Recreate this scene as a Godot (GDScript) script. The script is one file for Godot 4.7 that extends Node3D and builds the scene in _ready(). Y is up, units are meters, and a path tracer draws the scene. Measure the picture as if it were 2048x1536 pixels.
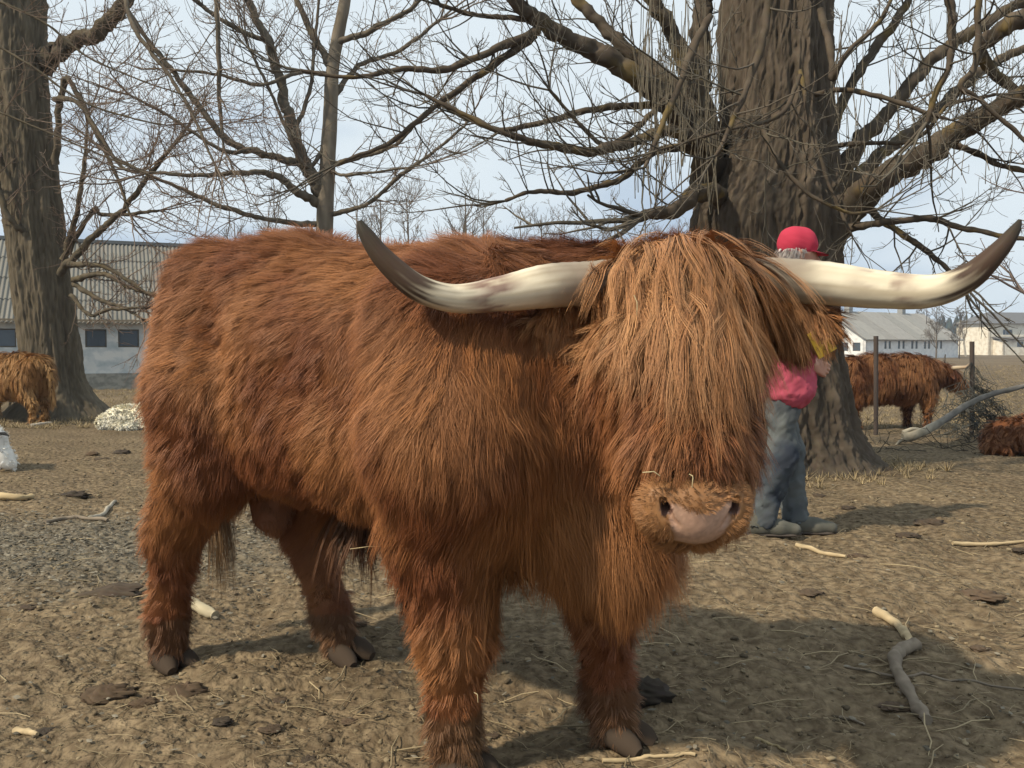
extends Node3D
# A shaggy bull in a farmyard, bare trees and barns behind. Units are metres, y is up, the camera looks along -z.

const FOCAL := 1774.0          # focal length in photograph pixels (2048 wide)
const EYE := Vector3(0.0, 1.05, 0.0)
var pitch := -atan(75.0 / 1774.0)
var rng := RandomNumberGenerator.new()
var bumps := FastNoiseLite.new()
var fine := FastNoiseLite.new()
var patch := FastNoiseLite.new()
var names := {}

# ---------------------------------------------------------------- places
func ray(px: float, py: float) -> Vector3:
	return Vector3((px - 1024.0) / FOCAL, (768.0 - py) / FOCAL, -1.0).rotated(Vector3.RIGHT, pitch)

func P(px: float, py: float, depth: float) -> Vector3:
	var d := ray(px, py)
	return EYE + d * (depth / -d.z)

func slope(z: float) -> float:
	var d := -z
	return -0.02 * clampf(d - 5.0, 0.0, 30.0)

func relief(x: float, z: float) -> float:
	var d := sqrt(x * x + z * z)
	var k := clampf(1.4 - d / 40.0, 0.0, 1.0)
	return (bumps.get_noise_2d(x, z) * 0.040 + fine.get_noise_2d(x, z) * 0.016) * k

func ground_y(x: float, z: float) -> float:
	return slope(z) + relief(x, z)

# the point of the ground that a direction meets
func G(px: float, py: float) -> Vector3:
	var d := ray(px, py)
	var t := 1.0
	var h := 0.0
	for i in 30:
		t = (h - EYE.y) / minf(d.y, -0.004)
		h = slope((EYE + d * t).z)
	var p := EYE + d * t
	p.y = ground_y(p.x, p.z)
	return p

# ---------------------------------------------------------------- nodes
func numbered(called: String) -> String:
	if not names.has(called):
		names[called] = 0
		return called
	names[called] += 1
	return "%s_%03d" % [called, names[called]]

func thing(called: String, label: String, category: String, at := Vector3.ZERO, group := "") -> Node3D:
	var o := Node3D.new()
	o.name = numbered(called)
	add_child(o)
	o.position = at
	tag(o, label, category, group)
	return o

func tag(o: Node, label: String, category := "", group := "", kind := "") -> void:
	if label: o.set_meta("label", label)
	if category: o.set_meta("category", category)
	if group: o.set_meta("group", group)
	if kind: o.set_meta("kind", kind)

func part(called: String, mesh: Mesh, parent: Node) -> MeshInstance3D:
	var o := MeshInstance3D.new()
	o.name = called if parent != self else numbered(called)
	o.mesh = mesh
	parent.add_child(o, true)
	return o

# ---------------------------------------------------------------- materials
func mat(color: Color, rough := 0.85, spec := 0.3) -> StandardMaterial3D:
	var m := StandardMaterial3D.new()
	m.albedo_color = color.linear_to_srgb()
	m.roughness = rough
	m.metallic_specular = spec
	return m

func vmat(rough := 0.85, spec := 0.3) -> StandardMaterial3D:
	var m := mat(Color(1, 1, 1), rough, spec)
	m.vertex_color_use_as_albedo = true
	return m

func noise_tex(seed_: int, freq: float, ramp: Array, octaves := 5, size := 512, type := FastNoiseLite.TYPE_SIMPLEX_SMOOTH) -> NoiseTexture2D:
	var n := FastNoiseLite.new()
	n.seed = seed_
	n.noise_type = type
	n.frequency = freq
	n.fractal_octaves = octaves
	var t := NoiseTexture2D.new()
	t.width = size
	t.height = size
	t.seamless = true
	t.noise = n
	if ramp:
		var g := Gradient.new()
		g.offsets = PackedFloat32Array(ramp.map(func(r): return r[0]))
		g.colors = PackedColorArray(ramp.map(func(r): return r[1].linear_to_srgb()))
		t.color_ramp = g
	return t

func textured(m: StandardMaterial3D, tex: Texture2D, scale: float, bump: Texture2D = null, cm := 0.0) -> StandardMaterial3D:
	m.albedo_texture = tex
	m.uv1_triplanar = true
	m.uv1_world_triplanar = true
	m.uv1_scale = Vector3.ONE * scale
	if bump:
		m.heightmap_enabled = true
		m.heightmap_texture = bump
		m.heightmap_scale = cm
	return m

# ---------------------------------------------------------------- mesh collector
class Geo:
	var v := PackedVector3Array()
	var n := PackedVector3Array()
	var c := PackedColorArray()
	var i := PackedInt32Array()

	# a ring-swept tube; colours one per point (or one for all)
	func tube(p: PackedVector3Array, r: PackedFloat32Array, sides: int, cols: PackedColorArray, caps := true, squash := 1.0, wob: FastNoiseLite = null, amp := 0.0) -> void:
		var m := p.size()
		var base := v.size()
		var t := (p[1] - p[0]).normalized()
		var u := t.cross(Vector3.UP)
		if u.length() < 0.1: u = t.cross(Vector3.RIGHT)
		u = u.normalized()
		for k in m:
			var t2 := (p[mini(k + 1, m - 1)] - p[maxi(k - 1, 0)]).normalized()
			u = (u - t2 * u.dot(t2)).normalized()
			var w := t2.cross(u)
			var col: Color = cols[mini(k, cols.size() - 1)]
			for s in sides:
				var a := TAU * s / sides
				var d := u * cos(a) + w * sin(a) * squash
				var rr := r[k]
				if wob: 
					var q := p[k] + d * rr
					rr *= 1.0 + amp * wob.get_noise_3d(q.x, q.y, q.z)
				v.push_back(p[k] + d * rr)
				n.push_back((u * cos(a) + w * sin(a) / maxf(squash, 0.2)).normalized())
				c.push_back(col)
		for k in m - 1:
			for s in sides:
				var a := base + k * sides + s
				var b := base + k * sides + (s + 1) % sides
				var d := a + sides
				var e := b + sides
				i.append_array(PackedInt32Array([a, d, b, b, d, e]))
		if caps:
			for end in 2:
				var k := 0 if end == 0 else m - 1
				var dir := (p[0] - p[1]).normalized() if end == 0 else (p[m - 1] - p[m - 2]).normalized()
				var cc := v.size()
				v.push_back(p[k]); n.push_back(dir); c.push_back(cols[mini(k, cols.size() - 1)])
				for s in sides:
					v.push_back(v[base + k * sides + s]); n.push_back(dir); c.push_back(cols[mini(k, cols.size() - 1)])
				for s in sides:
					var a := cc + 1 + s
					var b := cc + 1 + (s + 1) % sides
					if end == 0: i.append_array(PackedInt32Array([cc, a, b]))
					else: i.append_array(PackedInt32Array([cc, b, a]))

	func tri(a: Vector3, b: Vector3, cc: Vector3, col: Color) -> void:
		var nn := (cc - a).cross(b - a).normalized()
		var s := v.size()
		v.append_array(PackedVector3Array([a, b, cc]))
		n.append_array(PackedVector3Array([nn, nn, nn]))
		c.append_array(PackedColorArray([col, col, col]))
		i.append_array(PackedInt32Array([s, s + 1, s + 2]))

	# corners in order round the face; its front is where they run clockwise
	func quad(a: Vector3, b: Vector3, cc: Vector3, d: Vector3, col: Color) -> void:
		var nn := (cc - a).cross(b - a).normalized()
		var s := v.size()
		v.append_array(PackedVector3Array([a, b, cc, d]))
		n.append_array(PackedVector3Array([nn, nn, nn, nn]))
		c.append_array(PackedColorArray([col, col, col, col]))
		i.append_array(PackedInt32Array([s, s + 1, s + 2, s, s + 2, s + 3]))

	# a box given by its middle, half sizes along three directions
	func box(o: Vector3, x: Vector3, y: Vector3, z: Vector3, col := Color.WHITE) -> void:
		for f in [[x, y, z], [-x, z, y], [y, z, x], [-y, x, z], [z, x, y], [-z, y, x]]:
			var a: Vector3 = f[0]
			var b: Vector3 = f[1]
			var d: Vector3 = f[2]
			if b.cross(d).dot(a) > 0:
				quad(o + a - b - d, o + a - b + d, o + a + b + d, o + a + b - d, col)
			else:
				quad(o + a - b - d, o + a + b - d, o + a + b + d, o + a - b + d, col)

	func mesh(m: Material) -> ArrayMesh:
		var arr := []
		arr.resize(Mesh.ARRAY_MAX)
		arr[Mesh.ARRAY_VERTEX] = v
		arr[Mesh.ARRAY_NORMAL] = n
		arr[Mesh.ARRAY_COLOR] = c
		arr[Mesh.ARRAY_INDEX] = i
		var am := ArrayMesh.new()
		am.add_surface_from_arrays(Mesh.PRIMITIVE_TRIANGLES, arr)
		am.surface_set_material(0, m)
		return am

	# normals from the faces, shared vertices smooth
	func smooth() -> void:
		n = PackedVector3Array()
		n.resize(v.size())
		for k in range(0, i.size(), 3):
			var a := i[k]
			var b := i[k + 1]
			var d := i[k + 2]
			var f := (v[d] - v[a]).cross(v[b] - v[a])
			n[a] += f; n[b] += f; n[d] += f
		for k in n.size(): n[k] = n[k].normalized()

# ---------------------------------------------------------------- bodies as a distance field
class Field:
	var a := PackedVector3Array()
	var b := PackedVector3Array()
	var ra := PackedFloat32Array()
	var rb := PackedFloat32Array()
	var kk := PackedFloat32Array()
	var neg := PackedInt32Array()
	var lo := Vector3.ZERO
	var cell := 0.02
	var nx := 0
	var ny := 0
	var nz := 0
	var d := PackedFloat32Array()

	func bone(p: Vector3, q: Vector3, r1: float, r2: float, k := 0.06, cut := 0) -> void:
		a.push_back(p); b.push_back(q); ra.push_back(r1); rb.push_back(r2); kk.push_back(k); neg.push_back(cut)

	func chain(pts: Array, radii: Array, k := 0.06) -> void:
		for j in pts.size() - 1:
			bone(pts[j], pts[j + 1], radii[j], radii[j + 1], k)

	func one(j: int, p: Vector3) -> float:
		var ab := b[j] - a[j]
		var t := clampf((p - a[j]).dot(ab) / maxf(ab.length_squared(), 1e-9), 0.0, 1.0)
		return p.distance_to(a[j] + ab * t) - lerpf(ra[j], rb[j], t)

	func eval(p: Vector3, use: PackedInt32Array) -> float:
		var r := 10.0
		for j in use:
			var e := one(j, p)
			var k := kk[j]
			if neg[j]:
				r = maxf(r, -e)
				continue
			var h := maxf(k - absf(r - e), 0.0) / k
			r = minf(r, e) - h * h * k * 0.25
		return r

	func fill(cell_: float) -> void:
		cell = cell_
		var hi := Vector3.ONE * -1e9
		lo = Vector3.ONE * 1e9
		for j in a.size():
			if neg[j]: continue
			lo = lo.min(a[j] - Vector3.ONE * ra[j]).min(b[j] - Vector3.ONE * rb[j])
			hi = hi.max(a[j] + Vector3.ONE * ra[j]).max(b[j] + Vector3.ONE * rb[j])
		lo -= Vector3.ONE * (cell * 3.0 + 0.03)
		hi += Vector3.ONE * (cell * 3.0 + 0.03)
		var S := 8
		nx = int(ceil((hi.x - lo.x) / cell / S)) * S
		ny = int(ceil((hi.y - lo.y) / cell / S)) * S
		nz = int(ceil((hi.z - lo.z) / cell / S)) * S
		d.resize(nx * ny * nz)
		var half := cell * S * 0.5
		var br := half * 1.7321
		for bz in range(0, nz, S):
			for by in range(0, ny, S):
				for bx in range(0, nx, S):
					var mid := lo + Vector3(bx, by, bz) * cell + Vector3.ONE * half
					var ds := PackedFloat32Array()
					var m := 1e9
					for j in a.size():
						var e := one(j, mid)
						ds.push_back(e)
						if not neg[j]: m = minf(m, e)
					if m > br + minf(0.12, cell * 6.0) or m < -br - 0.15:
						for z in S:
							for y in S:
								var o := ((bz + z) * ny + by + y) * nx + bx
								for x in S: d[o + x] = m
						continue
					var use := PackedInt32Array()
					for j in a.size():
						if ds[j] < m + 2.0 * br + kk[j] or (neg[j] and ds[j] < br * 2.0): use.push_back(j)
					for z in S:
						for y in S:
							var o := ((bz + z) * ny + by + y) * nx + bx
							for x in S:
								d[o + x] = eval(lo + Vector3(bx + x, by + y, bz + z) * cell, use)

	func at(p: Vector3) -> float:
		var q := (p - lo) / cell
		var x := clampi(int(q.x), 0, nx - 2)
		var y := clampi(int(q.y), 0, ny - 2)
		var z := clampi(int(q.z), 0, nz - 2)
		var f := Vector3(q.x - x, q.y - y, q.z - z).clampf(0.0, 1.0)
		var o := (z * ny + y) * nx + x
		var o2 := o + nx * ny
		return lerpf(lerpf(lerpf(d[o], d[o + 1], f.x), lerpf(d[o + nx], d[o + nx + 1], f.x), f.y),
			lerpf(lerpf(d[o2], d[o2 + 1], f.x), lerpf(d[o2 + nx], d[o2 + nx + 1], f.x), f.y), f.z)

	func grad(p: Vector3) -> Vector3:
		var e := cell * 0.8
		return Vector3(at(p + Vector3(e, 0, 0)) - at(p - Vector3(e, 0, 0)), at(p + Vector3(0, e, 0)) - at(p - Vector3(0, e, 0)), at(p + Vector3(0, 0, e)) - at(p - Vector3(0, 0, e))).normalized()

	# surface nets
	func net(color: Callable) -> Geo:
		var g := Geo.new()
		var id := {}
		var L := nx * ny
		for z in nz - 1:
			for y in ny - 1:
				var o := (z * ny + y) * nx
				for x in nx - 1:
					var q := o + x
					var s := int(d[q] < 0) + int(d[q + 1] < 0) + int(d[q + nx] < 0) + int(d[q + nx + 1] < 0) + int(d[q + L] < 0) + int(d[q + L + 1] < 0) + int(d[q + L + nx] < 0) + int(d[q + L + nx + 1] < 0)
					if s == 0 or s == 8: continue
					var sum := Vector3.ZERO
					var cnt := 0
					for e in 12:
						var ax := e / 4
						var u := e & 1
						var w := (e >> 1) & 1
						var c0 := Vector3i(0, u, w) if ax == 0 else (Vector3i(u, 0, w) if ax == 1 else Vector3i(u, w, 0))
						var st := 1 if ax == 0 else (nx if ax == 1 else L)
						var q0 := q + c0.x + c0.y * nx + c0.z * L
						var d0 := d[q0]
						var d1 := d[q0 + st]
						if (d0 < 0) != (d1 < 0):
							var t := d0 / (d0 - d1)
							var p := Vector3(c0)
							p[ax] += t
							sum += p
							cnt += 1
					var pos := lo + (Vector3(x, y, z) + sum / cnt) * cell
					id[q] = g.v.size()
					g.v.push_back(pos)
					g.c.push_back(color.call(pos))
		for q: int in id:
			var x := q % nx
			var y := (q / nx) % ny
			var z := q / L
			if x == 0 or y == 0 or z == 0: continue
			var here := d[q] < 0
			for ax in 3:
				var st := 1 if ax == 0 else (nx if ax == 1 else L)
				if here == (d[q + st] < 0): continue
				var s1 := nx if ax == 0 else (L if ax == 1 else 1)
				var s2 := L if ax == 0 else (1 if ax == 1 else nx)
				var k0: int = id[q]
				var k1: int = id.get(q - s1, -1)
				var k2: int = id.get(q - s1 - s2, -1)
				var k3: int = id.get(q - s2, -1)
				if k1 < 0 or k2 < 0 or k3 < 0: continue
				if here: g.i.append_array(PackedInt32Array([k0, k3, k2, k0, k2, k1]))
				else: g.i.append_array(PackedInt32Array([k0, k1, k2, k0, k2, k3]))
		g.smooth()
		return g

# ---------------------------------------------------------------- hair
# style(position, normal) gives [first direction, length, strands, root radius, ribbon width, lift, gravity, curl, colour, points, clearance, tip gather]
func grow(geo: Geo, field: Field, skin: Geo, count: int, style: Callable, keep: Callable, seed_: int) -> void:
	var r := RandomNumberGenerator.new()
	r.seed = seed_
	var tris := skin.i.size() / 3
	var cum := PackedFloat32Array()
	cum.resize(tris)
	var sum := 0.0
	for k in tris:
		var A := skin.v[skin.i[k * 3]]
		sum += (skin.v[skin.i[k * 3 + 1]] - A).cross(skin.v[skin.i[k * 3 + 2]] - A).length()
		cum[k] = sum
	for j in count:
		var k := cum.bsearch(r.randf() * sum)
		k = mini(k, tris - 1)
		var u := r.randf()
		var w := r.randf()
		if u + w > 1.0:
			u = 1.0 - u
			w = 1.0 - w
		var i0 := skin.i[k * 3]
		var i1 := skin.i[k * 3 + 1]
		var i2 := skin.i[k * 3 + 2]
		var p := skin.v[i0] * (1.0 - u - w) + skin.v[i1] * u + skin.v[i2] * w
		var nn := (skin.n[i0] * (1.0 - u - w) + skin.n[i1] * u + skin.n[i2] * w).normalized()
		if r.randf() > float(keep.call(p, nn)): continue
		lock(geo, field, p, nn, style.call(p, nn), r)

func lock(geo: Geo, field: Field, root: Vector3, nn: Vector3, st: Array, r: RandomNumberGenerator) -> void:
	var pts: int = st[9]
	var length: float = st[1] * r.randf_range(0.75, 1.2)
	if length <= 0.0: return
	var flow: Vector3 = st[0]
	flow = (flow - nn * flow.dot(nn))
	if flow.length() < 0.05: flow = Vector3.DOWN - nn * Vector3.DOWN.dot(nn) + nn * 0.05
	flow = flow.normalized()
	var across := flow.cross(nn).normalized()
	flow = flow.rotated(nn, r.randfn(0.0, 0.12))
	var lift: float = st[5] * r.randf_range(0.4, 1.6)
	var dir := (flow + nn * lift).normalized()
	var gravity: float = st[6]
	var curl: float = st[7]
	var ph := r.randf() * TAU
	var fq := r.randf_range(0.8, 1.7)
	var swirl := curl * r.randf_range(0.3, 1.0)
	var step := length / (pts - 1)
	var guide := PackedVector3Array([root - nn * 0.006])
	var side := PackedVector3Array([across])
	var outn := PackedVector3Array([nn])
	var p := root
	var clear_: float = st[10]
	var layer := r.randf()
	for k in range(1, pts):
		var t := float(k) / (pts - 1)
		dir = (dir + Vector3.DOWN * gravity * step * 10.0 + across * cos(ph + t * TAU * fq) * swirl).normalized()
		var q := p + dir * step
		var sd := field.at(q)
		var want := 0.004 + clear_ * layer * minf(1.0, t * 2.0)
		var gn := outn[k - 1]
		if sd < 0.12: gn = field.grad(q)
		if sd < want: q += gn * minf(want - sd, step)
		dir = (q - p).normalized()
		p = q
		guide.push_back(p)
		var s := dir.cross(gn)
		s = s.normalized() if s.length() > 0.05 else side[k - 1]
		side.push_back(s)
		outn.push_back(s.cross(dir).normalized() if s.cross(dir).dot(gn) > 0 else -s.cross(dir).normalized())
	var strands: int = st[2]
	var rad: float = st[3]
	var width: float = st[4]
	var tone: Color = st[8]
	var gather: float = st[11]
	var lk := r.randf_range(0.90, 1.10)
	for s in strands:
		var ang := r.randf() * TAU
		var ro := rad * sqrt(r.randf())
		var ox := cos(ang) * ro
		var oy := absf(sin(ang)) * ro * 0.5
		var tx := ox * gather + r.randfn(0.0, rad * 0.25)
		var ty := oy * gather + r.randfn(0.0, rad * 0.15)
		var sl := r.randf_range(0.72, 1.0)
		var wv := r.randfn(0.0, rad * 0.22)
		var wp := r.randf() * TAU
		var tilt := r.randfn(0.0, 0.35)
		var kc := lk * r.randf_range(0.87, 1.14)
		var warm := r.randf_range(-0.06, 0.06)
		var col := Color(tone.r * kc * (1.0 + warm * 0.4), tone.g * kc, tone.b * kc * (1.0 - warm))
		var ww := width * r.randf_range(0.7, 1.3)
		var base := geo.v.size()
		var along := (0.9 - sl) * length * 0.4
		for k in pts:
			var t := float(k) / (pts - 1)
			var f := t * sl * (pts - 1)
			var k0 := mini(int(f), pts - 2)
			var fr := f - k0
			var g := guide[k0].lerp(guide[k0 + 1], fr)
			var sd := side[k0].lerp(side[k0 + 1], fr)
			var on := outn[k0].lerp(outn[k0 + 1], fr)
			var x := lerpf(ox, tx, t) + sin(wp + t * 5.0) * wv * t
			var y := lerpf(oy * 0.3, oy + ty * 0.6, minf(t * 2.5, 1.0))
			var c := g + sd * x + on * y
			var dirw := (sd + on * tilt).normalized()
			var hw := ww * 0.5 * (1.0 - 0.88 * t * t)
			geo.v.push_back(c - dirw * hw)
			geo.v.push_back(c + dirw * hw)
			var fn := (on - sd * tilt * 0.5).normalized()
			geo.n.push_back((fn - dirw * 0.4).normalized())
			geo.n.push_back((fn + dirw * 0.4).normalized())
			geo.c.push_back(col)
			geo.c.push_back(col)
		# the winding shows its front outwards
		var flip := (geo.v[base + 1] - geo.v[base]).cross(geo.v[base + 2] - geo.v[base]).dot(geo.n[base]) > 0
		for k in pts - 1:
			var a := base + k * 2
			if flip: geo.i.append_array(PackedInt32Array([a, a + 2, a + 1, a + 1, a + 2, a + 3]))
			else: geo.i.append_array(PackedInt32Array([a, a + 1, a + 2, a + 1, a + 3, a + 2]))

# a small tuft of fine underhair, one unit long, lying along +x
func tuft(seed_: int, bend: float, width: float) -> Geo:
	var r := RandomNumberGenerator.new()
	r.seed = seed_
	var g := Geo.new()
	for s in 30:
		var z0 := r.randf_range(-0.26, 0.26)
		var x0 := r.randf_range(-0.30, 0.15)
		var dz := r.randfn(0.0, 0.16) + bend
		var l := r.randf_range(0.6, 1.0)
		var y0 := r.randf_range(-0.06, 0.02)
		var rise := r.randf_range(0.04, 0.26)
		var k := r.randf_range(0.85, 1.15)
		var base := g.v.size()
		for j in 4:
			var t := j / 3.0
			var p := Vector3(x0 + l * t, y0 + rise * t * (1.25 - 0.6 * t), z0 * (1.0 - 0.2 * t) + dz * t * t)
			var w := width * (1.0 - 0.85 * t * t) * 0.5
			for e: float in [-1.0, 1.0]:
				g.v.push_back(p + Vector3(0, 0, e * w))
				g.n.push_back(Vector3(0.15, 1.0, e * 0.35).normalized())
				g.c.push_back(Color(k, k, k))
		for j in 3:
			var a := base + j * 2
			g.i.append_array(PackedInt32Array([a, a + 2, a + 1, a + 1, a + 2, a + 3]))
	if (g.v[g.i[2]] - g.v[g.i[0]]).cross(g.v[g.i[1]] - g.v[g.i[0]]).y < 0:
		for q in range(0, g.i.size(), 3):
			var t := g.i[q + 1]
			g.i[q + 1] = g.i[q + 2]
			g.i[q + 2] = t
	return g

# plants tufts over a skin in the direction that the style gives
func underhair(root: Node3D, skin: Geo, count: int, style: Callable, keep: Callable, hair: Material, share: float, seed_: int) -> void:
	var r := RandomNumberGenerator.new()
	r.seed = seed_
	var tris := skin.i.size() / 3
	var cum := PackedFloat32Array()
	cum.resize(tris)
	var sum := 0.0
	for k in tris:
		var A := skin.v[skin.i[k * 3]]
		sum += (skin.v[skin.i[k * 3 + 1]] - A).cross(skin.v[skin.i[k * 3 + 2]] - A).length()
		cum[k] = sum
	var put := [[], [], []]
	for j in count:
		var k := mini(cum.bsearch(r.randf() * sum), tris - 1)
		var u := r.randf()
		var w := r.randf()
		if u + w > 1.0:
			u = 1.0 - u
			w = 1.0 - w
		var i0 := skin.i[k * 3]
		var i1 := skin.i[k * 3 + 1]
		var i2 := skin.i[k * 3 + 2]
		var p := skin.v[i0] * (1.0 - u - w) + skin.v[i1] * u + skin.v[i2] * w
		var nn := (skin.n[i0] * (1.0 - u - w) + skin.n[i1] * u + skin.n[i2] * w).normalized()
		if r.randf() > float(keep.call(p, nn)): continue
		var st: Array = style.call(p, nn)
		var flow: Vector3 = st[0]
		flow = flow - nn * flow.dot(nn)
		if flow.length() < 0.05: continue
		flow = (flow.normalized() + nn * 0.06).normalized().rotated(nn, r.randfn(0.0, 0.14))
		var side := flow.cross(nn).normalized()
		var l: float = st[1] * share * r.randf_range(0.8, 1.2)
		var c: Color = st[8] * r.randf_range(0.92, 1.08)
		put[r.randi() % 3].push_back([Transform3D(Basis(flow, side.cross(flow), side).scaled_local(Vector3(l, l, 0.075)), p + nn * 0.003), c])
	for v in 3:
		var mm := MultiMesh.new()
		mm.transform_format = MultiMesh.TRANSFORM_3D
		mm.use_colors = true
		mm.mesh = tuft(400 + v, [0.0, 0.14, -0.14][v], 0.017).mesh(hair)
		mm.instance_count = put[v].size()
		for k in put[v].size():
			mm.set_instance_transform(k, put[v][k][0])
			mm.set_instance_color(k, put[v][k][1])
		var o := MultiMeshInstance3D.new()
		o.name = "undercoat"
		o.multimesh = mm
		root.add_child(o, true)
		tag(o, "", "", "", "stuff")

# ---------------------------------------------------------------- the scene
func _ready() -> void:
	rng.seed = 7
	bumps.seed = 3
	bumps.frequency = 1.7
	bumps.fractal_octaves = 3
	fine.seed = 9
	fine.frequency = 9.0
	fine.fractal_octaves = 4
	patch.seed = 21
	patch.frequency = 0.9
	patch.fractal_octaves = 3
	camera_and_light()
	var t0 := Time.get_ticks_msec()
	for job in jobs():
		job.call()
		print(job.get_method(), " ", Time.get_ticks_msec() - t0)

func camera_and_light() -> void:
	var cam := Camera3D.new()
	cam.name = "camera"
	add_child(cam)
	cam.position = EYE
	cam.rotation.x = pitch
	cam.fov = rad_to_deg(2.0 * atan(768.0 / FOCAL))
	cam.near = 0.05
	cam.far = 3000.0
	cam.current = true
	var sun := DirectionalLight3D.new()
	sun.name = "sun"
	add_child(sun)
	var away := Vector3(0.85, 0.0, -0.52).normalized()     # where shadows fall
	sun.look_at_from_position(Vector3.ZERO, away * cos(deg_to_rad(44.0)) + Vector3.DOWN * sin(deg_to_rad(44.0)))
	sun.light_energy = 1.35
	sun.light_color = Color(1.0, 0.94, 0.84)
	sun.light_angular_distance = 1.6
	sun.shadow_enabled = true
	var env := Environment.new()
	env.background_mode = Environment.BG_SKY
	env.tonemap_mode = Environment.TONE_MAPPER_LINEAR
	env.tonemap_exposure = 1.12
	env.sdfgi_enabled = true
	env.ssao_enabled = true
	env.ssil_enabled = true
	env.background_energy_multiplier = 1.0
	env.fog_enabled = true
	env.fog_density = 0.0007
	env.fog_light_color = Color(0.80, 0.87, 0.95)
	var sky := Sky.new()
	var ps := PanoramaSkyMaterial.new()
	ps.panorama = ImageTexture.create_from_image(sky_image())
	sky.sky_material = ps
	env.sky = sky
	var we := WorldEnvironment.new()
	we.name = "world"
	we.environment = env
	add_child(we)

# thin high cloud over pale blue: soft streaks of cloud and haze, no sun disc
func sky_image() -> Image:
	var w := 1024
	var h := 512
	var im := Image.create_empty(w, h, false, Image.FORMAT_RGBF)
	var n := FastNoiseLite.new()
	n.seed = 12
	n.frequency = 1.6
	n.fractal_octaves = 5
	for y in h:
		var el := PI * (0.5 - (y + 0.5) / h)
		for x in w:
			var az := TAU * ((x + 0.5) / w - 0.5)
			var d := Vector3(sin(az) * cos(el), sin(el), -cos(az) * cos(el))
			var e := maxf(el, 0.0)
			var cl := n.get_noise_3d(d.x * 1.2, d.y * 4.0, d.z * 1.2) * 0.5 + 0.5
			var blue := Color(0.43, 0.535, 0.665).lerp(Color(0.38, 0.52, 0.72), smoothstep(0.3, 1.3, e))
			var white := Color(0.70, 0.78, 0.83)
			var k := smoothstep(0.30, 0.66, cl + 0.42 * smoothstep(0.05, 0.40, e) - 0.10 + 0.10 * sin(az + 3.9))
			im.set_pixel(x, y, blue.lerp(white, k * 0.95))
	return im

# ---------------------------------------------------------------- the ground
func ground() -> void:
	var xs := PackedFloat32Array()
	var zs := PackedFloat32Array()
	var side := PackedFloat32Array()
	var x := 2.4
	var step := 0.02
	while x < 700.0:
		side.push_back(x)
		step *= 1.065
		x += step
	side.push_back(700.0)
	for k in range(side.size() - 1, -1, -1): xs.push_back(-side[k])
	for k in 239: xs.push_back(-2.38 + 0.02 * k)
	xs.append_array(side)
	for q in [30.0, 8.0, 3.0, 1.0, 0.0, -0.5, -1.0, -1.3]: zs.push_back(q)
	var z := -1.5
	step = 0.018
	while z > -900.0:
		zs.push_back(z)
		if z < -4.2: step *= 1.04
		z -= step
	var g := Geo.new()
	var W := xs.size()
	var dry := Color(0.340, 0.266, 0.174)
	var damp := Color(0.185, 0.144, 0.096)
	var grey := Color(0.235, 0.215, 0.172)
	for zz in zs:
		for xx in xs:
			g.v.push_back(Vector3(xx, ground_y(xx, zz), zz))
			var k := patch.get_noise_2d(xx, zz) * 0.5 + 0.5
			var k2 := patch.get_noise_2d(xx * 3.1 + 40.0, zz * 3.1) * 0.5 + 0.5
			var k3 := fine.get_noise_2d(xx * 0.55 + 11.0, zz * 0.55) * 0.5 + 0.5
			var c := damp.lerp(dry, clampf(k * 0.7 + k2 * 0.5 + k3 * 0.9 - 0.55, 0.0, 1.0))
			# leaf litter and ash heap left of the bull
			var litter := smoothstep(1.3, 0.3, Vector2((xx + 2.6) * 0.55, zz + 4.6).length() + k2 * 0.5 - 0.25)
			c = c.lerp(grey, litter * 0.8)
			g.c.push_back(c)
	for j in zs.size() - 1:
		for k in W - 1:
			var a := j * W + k
			g.i.append_array(PackedInt32Array([a, a + W, a + 1, a + 1, a + W, a + W + 1]))
	g.smooth()
	if g.n[W * 20 + 50].y < 0:
		for k in range(0, g.i.size(), 3):
			var t := g.i[k + 1]
			g.i[k + 1] = g.i[k + 2]
			g.i[k + 2] = t
		g.smooth()
	var m := vmat(0.95, 0.15)
	textured(m, noise_tex(41, 0.03, [[0.0, Color(0.26, 0.24, 0.22)], [0.36, Color(0.46, 0.44, 0.42)], [0.55, Color(0.64, 0.63, 0.61)], [0.8, Color(0.86, 0.84, 0.80)]], 6, 1024), 0.55, noise_tex(42, 0.03, [], 6, 1024), 2.6)
	var o := part("ground", g.mesh(m), self)
	tag(o, "bare trodden brown earth of the farmyard", "ground", "", "structure")

# a lumpy closed pebble of about unit size
func lump(seed_: int, flat: float, rings := 5, seg := 8, rough := 0.35) -> Geo:
	var n := FastNoiseLite.new()
	n.seed = seed_
	n.frequency = 0.9
	var g := Geo.new()
	for y in rings + 1:
		var th := PI * y / rings
		for x in seg:
			var ph := TAU * x / seg
			var d := Vector3(sin(th) * cos(ph), cos(th), sin(th) * sin(ph))
			var r := 1.0 + rough * n.get_noise_3d(d.x * 1.7, d.y * 1.7, d.z * 1.7) * 1.8
			g.v.push_back(Vector3(d.x * r, d.y * r * flat, d.z * r))
			g.c.push_back(Color.WHITE)
	for y in rings:
		for x in seg:
			var a := y * seg + x
			var b := y * seg + (x + 1) % seg
			g.i.append_array(PackedInt32Array([a, b, a + seg, b, b + seg, a + seg]))
	g.smooth()
	if g.n[seg * (rings / 2)].dot(g.v[seg * (rings / 2)]) < 0:
		for k in range(0, g.i.size(), 3):
			var t := g.i[k + 1]
			g.i[k + 1] = g.i[k + 2]
			g.i[k + 2] = t
		g.smooth()
	return g

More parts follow.
